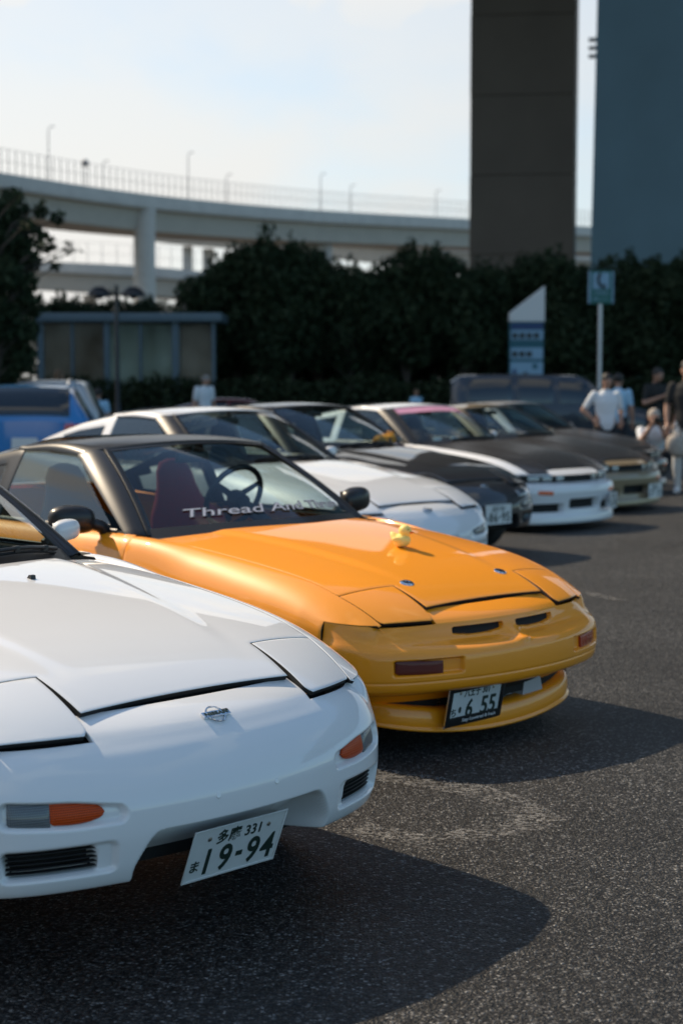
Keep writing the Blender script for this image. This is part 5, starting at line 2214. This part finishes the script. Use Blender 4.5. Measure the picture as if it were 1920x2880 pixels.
# ------------------------------------------------------------------ background vehicles
def box_car(name, loc, yaw, label, m, st, W, wins, rear=True, wheel_r=.30, wheels=(.75, -.8), tail=True, glass=None, rails=False):
    """st: stations (x, z_sill, z_belt, z_top, half_top): shell lofted from sections"""
    root = empty(name, (loc[0], loc[1], 0), yaw)
    tag(root, label, 'car')
    st = np.array(st)
    xs = np.linspace(st[0, 0], st[-1, 0], 60)
    g = [pchip(st[:, 0], st[:, i]) for i in range(1, 5)]
    xs = np.unique(np.r_[xs, st[:, 0]])
    end = np.minimum((xs - xs[0]), (xs[-1] - xs)) / .18
    pinch = .80 + .20 * np.sqrt(np.clip(1 - (1 - np.clip(end, 0, 1)) ** 2, 0, 1))
    rows = []
    for x, pn in zip(xs, pinch):
        zs, zbelt, ztop, ht = [float(f(x)) for f in g]
        w = W / 2 * pn
        half = [(0, ztop), (ht * .5, ztop - .003), (ht * .85, ztop - .018), (ht, ztop - .05 if ztop - zbelt > .1 else ztop - .012), (lerp(ht, w * .97, .5), lerp(ztop - .05, zbelt, .5) if ztop - zbelt > .1 else lerp(ztop, zbelt, .5)), (w * .97, zbelt), (w, zbelt - .14), (w, zbelt - .30), (w * .985, zs + .15), (w * .95, zs)]
        rows.append([(x, -y, z) for y, z in half[:0:-1]] + [(x, y, z) for y, z in half])
    G = np.array(rows)
    panel('body_shell', G, m, root, depth=0)
    for xe, rw in ((xs[0], G[0]), (xs[-1], G[-1])):
        V = [tuple(p) for p in rw]
        f = tuple(range(len(V)))
        mk('end_panel', V, [f if xe > 0 else f[::-1]], m, root, smooth=False)
    for (x0, x1, lo, hi) in wins:
        for sd in (1, -1):
            xv = np.linspace(x0, x1, 8)
            P = []
            for t_ in (lo, .5 * (lo + hi), hi):
                r_ = []
                for x in xv:
                    zs, zbelt, ztop, ht = [float(f(x)) for f in g]
                    r_.append((x, sd * (lerp(W / 2 * .97, ht, t_) + .006), lerp(zbelt, ztop - .05, t_)))
                P.append(r_)
            panel('side_window', np.array(P), glass or M['glass_dark_solid'], root, hint=(0, sd, 0), depth=.003)
    return root, G, g


M['glass_dark_solid'] = mat('dark_car_glass', (.008, .010, .012), rough=.05, coat=1)
M['tail_red'] = mat('tail_lamp_red', (.45, .03, .02), rough=.2, coat=1)


def finish_car(root, L0, L1, W, r=.31):
    for x in (L1 - .85, L0 + .80):
        for y in (-W / 2 + .11, W / 2 - .11):
            wheel_part(root, x, y, r)


# dark van, side on
c = PT(1470, 1000, 32)
van, G, g = box_car('parked_van', (c.x + .3, 32), R(-3), 'dark navy one-box van parked broadside in front of the hedge', M['navy_paint'],
                    [(-1.75, .28, .98, 1.50, .60), (-1.55, .26, 1.0, 1.62, .64), (-.6, .25, 1.0, 1.64, .66), (.75, .25, 1.0, 1.61, .64), (1.15, .25, .98, 1.36, .60), (1.45, .25, .95, 1.08, .62), (2.05, .26, .82, .96, .62), (2.30, .30, .70, .80, .55)], 1.66,
                    [(-1.45, -.55, .12, .92), (-.45, .25, .12, .92), (.35, .95, .12, .86)])
van['category'] = 'van'
finish_car(van, -1.75, 2.30, 1.66)
# blue hatchback seen from behind
blue, G, g = box_car('parked_car', (PT(-8, 1000, 20).x, 22.4), R(97), 'bright blue hatchback with roof rails seen from behind', M['blue_paint'],
                     [(-1.95, .35, .90, 1.0, .60), (-1.88, .30, .98, 1.18, .60), (-1.62, .26, 1.0, 1.43, .58), (-.6, .25, .98, 1.47, .60), (.4, .25, .96, 1.40, .58), (1.1, .25, .94, 1.02, .62), (1.75, .26, .82, .90, .62), (2.0, .32, .62, .72, .55)], 1.70,
                     [(-1.45, -.65, .12, .9), (-.55, .45, .12, .9)])
finish_car(blue, -1.95, 2.0, 1.70)
xv = np.linspace(-1.925, -1.65, 9)
P = np.array([[(x - .012, y * .57, float(g[2](x)) + .012 - .02 * abs(y) ** 3) for y in np.linspace(-1, 1, 9)] for x in xv])
panel('rear_window', P, M['glass_dark_solid'], blue, hint=(-1, 0, .4), depth=.004)
for sd in (1, -1):
    b = MB()
    b.box((-1.96, sd * .50, .80), (-1.86, sd * .79, .96), bev=.03)
    b.build('tail_lamp', M['tail_red'], blue)
    b = MB()
    b.tube([(-1.4, sd * .54, 1.45), (-1.3, sd * .54, 1.52), (.2, sd * .54, 1.52), (.3, sd * .54, 1.44)], .02, 8)
    b.build('roof_rail', M['silver'], blue)
b = MB()
b.box((-1.975, -.165, .62), (-1.96, .165, .785))
b.build('license_plate', M['plate'], blue, smooth=False)
# grey minivan behind the blue one
gv, G, g = box_car('parked_car', (PT(110, 1000, 27).x, 28.6), R(96), 'dark grey hatchback parked beyond the blue one', M['silver'],
                   [(-2.0, .35, .95, 1.1, .60), (-1.9, .28, 1.0, 1.3, .60), (-1.6, .26, 1.0, 1.50, .58), (-.6, .25, .98, 1.535, .60), (.5, .25, .96, 1.45, .58), (1.2, .25, .94, 1.02, .62), (1.9, .26, .82, .90, .62), (2.1, .32, .62, .72, .55)], 1.70,
                   [(-1.5, -.65, .12, .9), (-.55, .5, .12, .9)])
finish_car(gv, -2.0, 2.1, 1.70)
# red low car
rc, G, g = box_car('parked_car', (PT(680, 1000, 37).x, 37), R(0), 'low dark red sports car parked in front of the hedge', M['red_paint'],
                   [(-2.0, .30, .70, .78, .60), (-1.8, .25, .80, .86, .62), (-1.1, .24, .84, 1.05, .58), (-.5, .24, .85, 1.17, .52), (.1, .24, .85, 1.15, .52), (.75, .24, .84, .90, .62), (1.7, .25, .70, .76, .62), (2.0, .30, .52, .60, .5)], 1.68,
                   [(-1.0, -.3, .15, .9), (-.2, .5, .15, .85)])
rc.scale = (1, 1, .95)
finish_car(rc, -2.0, 2.0, 1.68)

# ------------------------------------------------------------------ people
M['skin'] = mat('skin', (.36, .20, .135), rough=.55)
M['hair_black'] = mat('hair_black', (.012, .011, .010), rough=.6)
M['hair_grey'] = mat('hair_grey', (.22, .21, .20), rough=.7)
M['hair_brown'] = mat('hair_brown', (.10, .06, .03), rough=.65)
M['shirt_white'] = mat('shirt_white', (.66, .69, .72), rough=.85, bump=.3, bscale=9)
M['shirt_blue'] = mat('shirt_pale_blue', (.30, .50, .66), rough=.85)
M['shirt_black'] = mat('shirt_black', (.018, .018, .018), rough=.9)
M['trousers_dark'] = mat('trousers_dark', (.02, .022, .028), rough=.9)
M['trousers_white'] = mat('trousers_white', (.66, .66, .64), rough=.85)
M['trousers_khaki'] = mat('trousers_khaki', (.20, .16, .10), rough=.9)
M['shoe'] = mat('shoes_white', (.6, .6, .6), rough=.6)
M['bag'] = mat('knitted_bag', (.38, .33, .28), rough=.9, noise=.6, nscale=30)
M['phone'] = mat('phone_black', (.01, .01, .01), rough=.2)


def hand_mesh(mb, wrist, direc, curl, m):
    """palm with four unequal bent fingers and a thumb from its side"""
    d = Vector(direc).normalized()
    up = Vector((0, 0, 1)) if abs(d.z) < .8 else Vector((0, -1, 0))
    s = d.cross(up).normalized()
    n = s.cross(d)
    w = Vector(wrist)
    mb.tube([w - d * .02, w + d * .03, w + d * .085], [.026, .034, .036], 10, m)
    for k, ln in enumerate((.066, .076, .070, .055)):
        a = w + d * .08 + s * (-.027 + .018 * k)
        p1 = a + d * ln * .5 - n * ln * .25 * curl
        p2 = p1 + d * ln * .35 - n * ln * .45 * curl
        mb.tube([a, p1, p2], [.0095, .009, .007], 7, m)
    a = w + d * .025 - s * .030
    mb.tube([a, a + d * .032 - s * .022, a + d * .058 - s * .022 - n * .012 * curl], [.011, .010, .008], 7, m)


def person(label, loc, rz, J, mats, hair, hair_long=False, cat='person', s=1.0, sleeve=.55, shorts=False, cap=None, hands=True):
    """J overrides joints (local: faces -y, x to its left as seen by a viewer facing it is +x)"""
    j = dict(pelvis=(0, 0, .93), waist=(0, 0, 1.08), chest=(0, 0, 1.27), neck=(0, .01, 1.45), head=(0, -.02, 1.60),
             shL=(.185, 0, 1.39), elL=(.25, .02, 1.10), haL=(.26, -.04, .86), shR=(-.185, 0, 1.39), elR=(-.25, .02, 1.10), haR=(-.26, -.04, .86),
             hipL=(.09, 0, .90), knL=(.11, -.01, .50), anL=(.12, .02, .09), hipR=(-.09, 0, .90), knR=(-.11, -.01, .50), anR=(-.12, .02, .09))
    j.update(J)
    V = {k: Vector(v) for k, v in j.items()}
    root = empty('person', loc, rz)
    root.scale = (s, s, s)
    tag(root, label, cat)
    mb = MB()
    segs = []

    def limb(a, b, r0, r1, part, mid=None):
        A, B = V[a] if isinstance(a, str) else a, V[b] if isinstance(b, str) else b
        pts = [A, A.lerp(B, .35), A.lerp(B, .7), B]
        rr = [r0, mid or (r0 * 1.02), lerp(r0, r1, .7), r1]
        mb.tube(pts, rr, 12)
        for q in (A, B):
            mb.sphere(q, r0 if q is A else r1, 12, 8)
        segs.append((A, B, part))
    # torso as stacked ellipses
    rings = [(V['pelvis'] + Vector((0, 0, -.10)), .15, .115), (V['pelvis'], .175, .125), (V['waist'], .155, .110), (V['chest'], .190, .125), (V['chest'].lerp(V['neck'], .55), .185, .105), (V['chest'].lerp(V['neck'], .85), .11, .075), (V['neck'] + Vector((0, 0, .01)), .058, .058)]
    n = 18
    TV = []
    for c, a, b2 in rings:
        TV += [(c.x + a * math.cos(2 * math.pi * k / n), c.y + b2 * math.sin(2 * math.pi * k / n), c.z) for k in range(n)]
    TF = [(i * n + k, i * n + (k + 1) % n, (i + 1) * n + (k + 1) % n, (i + 1) * n + k) for i in range(len(rings) - 1) for k in range(n)]
    TF += [tuple(reversed(range(n))), tuple((len(rings) - 1) * n + k for k in range(n))]
    mb.add(TV, TF)
    segs.append((V['waist'], V['chest'], 'shirt'))
    segs.append((V['chest'], V['neck'] + Vector((0, 0, -.05)), 'shirt'))
    segs.append((V['shL'], V['shR'], 'shirt'))
    segs.append((V['pelvis'] + Vector((0, 0, .02)), V['waist'], 'shirt'))
    segs.append((V['pelvis'], V['pelvis'] + Vector((0, 0, -.1)), 'trousers'))
    limb('neck', V['head'] + Vector((0, .01, -.03)), .054, .054, 'skin')
    for S_ in 'LR':
        sh, el, ha = V['sh' + S_], V['el' + S_], V['ha' + S_]
        cut = sh.lerp(el, sleeve) if sleeve <= 1 else sh.lerp(el, 1)
        limb(sh, cut, .062, .056, 'shirt')
        limb(cut, el, .048, .042, 'skin')
        limb(el, ha, .043, .029, 'skin', .044)
        hip, kn, an = V['hip' + S_], V['kn' + S_], V['an' + S_]
        limb(hip, kn, .092, .062, 'trousers')
        limb(kn, an, .062, .042, 'skin' if shorts else 'trousers', .066)
        toe = an + Vector((0, -.15, -.05))
        limb(an + Vector((0, .03, -.045)), toe, .042, .036, 'shoe')
    # head
    h = V['head']
    mb.sphere(h, (.077, .092, .110), 18, 14)
    mb.sphere(h + Vector((0, -.03, -.062)), (.052, .055, .05), 14, 10)
    mb.tube([h + Vector((0, -.085, .015)), h + Vector((0, -.108, -.02)), h + Vector((0, -.09, -.03))], [.010, .014, .012], 8)
    for sx in (1, -1):
        mb.sphere(h + Vector((sx * .078, .01, -.005)), (.012, .020, .030), 8, 6)
    segs.append((h, h + Vector((0, 0, .05)), 'skin'))
    o = mb.build('body', None, root, mats=[M['skin']])
    md = o.modifiers.new('join', 'REMESH')
    md.mode = 'VOXEL'
    md.voxel_size = .014
    md.use_smooth_shade = True
    m2 = o.modifiers.new('soft', 'SMOOTH')
    m2.iterations = 3
    bpy.context.view_layer.update()
    dg = bpy.context.evaluated_depsgraph_get()
    me = bpy.data.meshes.new_from_object(o.evaluated_get(dg))
    o.modifiers.clear()
    C = np.empty(len(me.polygons) * 3)
    me.polygons.foreach_get('center', C)
    C = C.reshape(-1, 3)
    best = np.full(len(C), 1e9)
    idx = np.zeros(len(C), np.int32)
    order = ['skin', 'shirt', 'trousers', 'shoe']
    for A, B, part in segs:
        A, B = np.array(A), np.array(B)
        ab = B - A
        t_ = np.clip(((C - A) @ ab) / max(ab @ ab, 1e-9), 0, 1)
        d = np.linalg.norm(C - A - t_[:, None] * ab, axis=1)
        if part == 'shirt':
            d = d - .05
        u = d < best
        best[u] = d[u]
        idx[u] = order.index(part)
    idx[(C[:, 2] > V['neck'].z + .02) & (np.linalg.norm(C - np.array(h), axis=1) < .2)] = 0
    me.materials.clear()
    for k in order:
        me.materials.append(M['skin'] if k == 'skin' else mats[k])
    me.polygons.foreach_set('material_index', idx)
    me.polygons.foreach_set('use_smooth', [True] * len(me.polygons))
    if hands:
        bm = bmesh.new()
        bm.from_mesh(me)
        hb = MB()
        for S_ in 'LR':
            hand_mesh(hb, V['ha' + S_], V['ha' + S_] - V['el' + S_], .8, 0)
        vs = [bm.verts.new(v) for v in hb.V]
        for f in hb.F:
            nf = bm.faces.new([vs[i] for i in f])
            nf.smooth = True
        bm.to_mesh(me)
        bm.free()
    old = o.data
    o.data = me
    bpy.data.meshes.remove(old)
    # hair cap, eyes, mouth
    hb = MB()
    hb.sphere(h + Vector((0, .014, .034)), (.089, .098, .097), 18, 12)
    if hair_long:
        hb.sphere(h + Vector((0, .045, -.05)), (.082, .06, .12), 14, 10)
    ho = hb.build('hair' if not cap else 'cap', hair, root)
    eb = MB()
    for sx in (1, -1):
        eb.sphere(h + Vector((sx * .030, -.083, .004)), (.011, .008, .006), 8, 6)
    eb.build('eye', M['eye'], root)
    eb = MB()
    eb.sphere(h + Vector((0, -.086, -.062)), (.022, .006, .005), 10, 6)
    eb.build('mouth', M['lips'], root)
    return root


M['lips'] = mat('lips', (.32, .12, .10), rough=.5)
d_ = dict(shirt=M['shirt_white'], trousers=M['trousers_dark'], shoe=M['shoe'])


def at_g(px, D):
    return ((px - 960) / FPX * D * 1.0035, D, 0)


person('man in white T-shirt with a hand on his hip beside the van', at_g(1698, 23.5), R(8), dict(elR=(-.34, .08, 1.14), haR=(-.20, -.06, .98), elL=(.27, .05, 1.12), haL=(.21, -.10, .98), head=(.01, -.03, 1.595)), d_, M['hair_black'], s=.945)
person('person in pale blue top standing behind the man in white', at_g(1732, 27), R(160), {}, dict(shirt=M['shirt_blue'], trousers=M['trousers_dark'], shoe=M['shoe']), M['hair_black'], s=.95)
person('man in black T-shirt with raised forearms holding a phone', at_g(1838, 27), R(25), dict(elL=(.27, -.05, 1.12), haL=(.06, -.28, 1.22), elR=(-.27, -.05, 1.12), haR=(-.05, -.28, 1.24), head=(0, -.05, 1.59)), dict(shirt=M['shirt_black'], trousers=M['trousers_dark'], shoe=M['shoe']), M['hair_black'], s=1.01)
b = MB()
pp = at_g(1838, 27)
b.box((-.038, -.005, -.075), (.038, .005, .075), bev=.004)
o = b.build('smartphone', M['phone'])
o.location = (pp[0] + .13, pp[1] - .32, 1.32)
o.rotation_euler = (R(-30), 0, R(25))
tag(o, 'black smartphone held by the man in the black T-shirt', 'phone')
cro = dict(pelvis=(0, .15, .36), waist=(0, .10, .50), chest=(0, .03, .68), neck=(0, -.03, .86), head=(0, -.07, .99), shL=(.185, 0, .80), elL=(.19, -.22, .66), haL=(.06, -.30, .88), shR=(-.185, 0, .80), elR=(-.19, -.22, .66), haR=(-.06, -.30, .88),
           hipL=(.10, .14, .34), knL=(.17, -.25, .50), anL=(.14, -.02, .09), hipR=(-.10, .14, .34), knR=(-.17, -.25, .50), anR=(-.14, -.02, .09))
person('crouching person in white top and cap taking a photo', at_g(1832, 23), R(-5), cro, dict(shirt=M['shirt_white'], trousers=M['trousers_dark'], shoe=M['shoe']), M['bag'], cap=True)
cp = at_g(1832, 23)
b = MB()
b.box((-.065, -.03, -.045), (.065, .03, .045), bev=.01)
b.lathe([(.036, 0), (.036, .06), (.030, .062)], 18, M=Matrix.Translation((0, -.03, 0)) @ Matrix.Rotation(R(90), 4, 'X'))
o = b.build('camera_body', M['phone'])
o.location = (cp[0], cp[1] - .37, .955)
tag(o, 'black photo camera held up by the crouching person', 'camera')
person('person in black T-shirt and white trousers carrying a bag', at_g(1925, 21.2), R(-20), dict(elR=(-.25, .0, 1.12), haR=(-.23, -.10, .90), knL=(.11, -.06, .50), anL=(.12, -.08, .09), anR=(-.12, .10, .09)), dict(shirt=M['shirt_black'], trousers=M['trousers_white'], shoe=M['shoe']), M['hair_black'], s=1.04)
pp = at_g(1897, 21.0)
bagr = empty('hand_bag', (pp[0], pp[1], .66))
tag(bagr, 'grey patterned bag hanging from the hand of the person in white trousers', 'bag')
b = MB()
b.sphere((0, 0, .02), (.14, .10, .15), 18, 12)
b.sphere((.03, -.01, -.06), (.12, .09, .10), 14, 10)
b.build('pouch', M['bag'], bagr)
b = MB()
b.tube([(-.07, 0, .13), (-.04, 0, .24), (.04, 0, .27), (.07, 0, .13)], .012, 8)
b.build('strap', M['trim'], bagr)
person('grey-haired person in white shirt looking down beyond the white coupe roof', at_g(577, 33), R(40), dict(head=(.0, -.08, 1.555), neck=(0, -.02, 1.44)), dict(shirt=M['shirt_white'], trousers=M['trousers_khaki'], shoe=M['shoe']), M['hair_grey'], s=.965)
person('brown-haired person standing behind the grey hatchback', at_g(172, 30), R(150), {}, dict(shirt=M['shirt_black'], trousers=M['trousers_dark'], shoe=M['shoe']), M['hair_brown'], hair_long=True, s=1.0)
person('person in pale top beside the grey hatchback', at_g(280, 31), R(190), dict(head=(0, -.02, 1.36), neck=(0, 0, 1.22), chest=(0, 0, 1.08), waist=(0, 0, .94), pelvis=(0, 0, .82), shL=(.165, 0, 1.17), shR=(-.165, 0, 1.17), elL=(.22, .02, .95), elR=(-.22, .02, .95), haL=(.23, -.03, .76), haR=(-.23, -.03, .76), hipL=(.08, 0, .80), hipR=(-.08, 0, .80), knL=(.09, 0, .46), knR=(-.09, 0, .46)), dict(shirt=M['shirt_blue'], trousers=M['trousers_dark'], shoe=M['shoe']), M['hair_black'], s=.92)
person('small distant person in blue top in front of the hedge', at_g(1168, 42), R(30), {}, dict(shirt=M['shirt_blue'], trousers=M['trousers_dark'], shoe=M['shoe']), M['hair_brown'], s=.74)
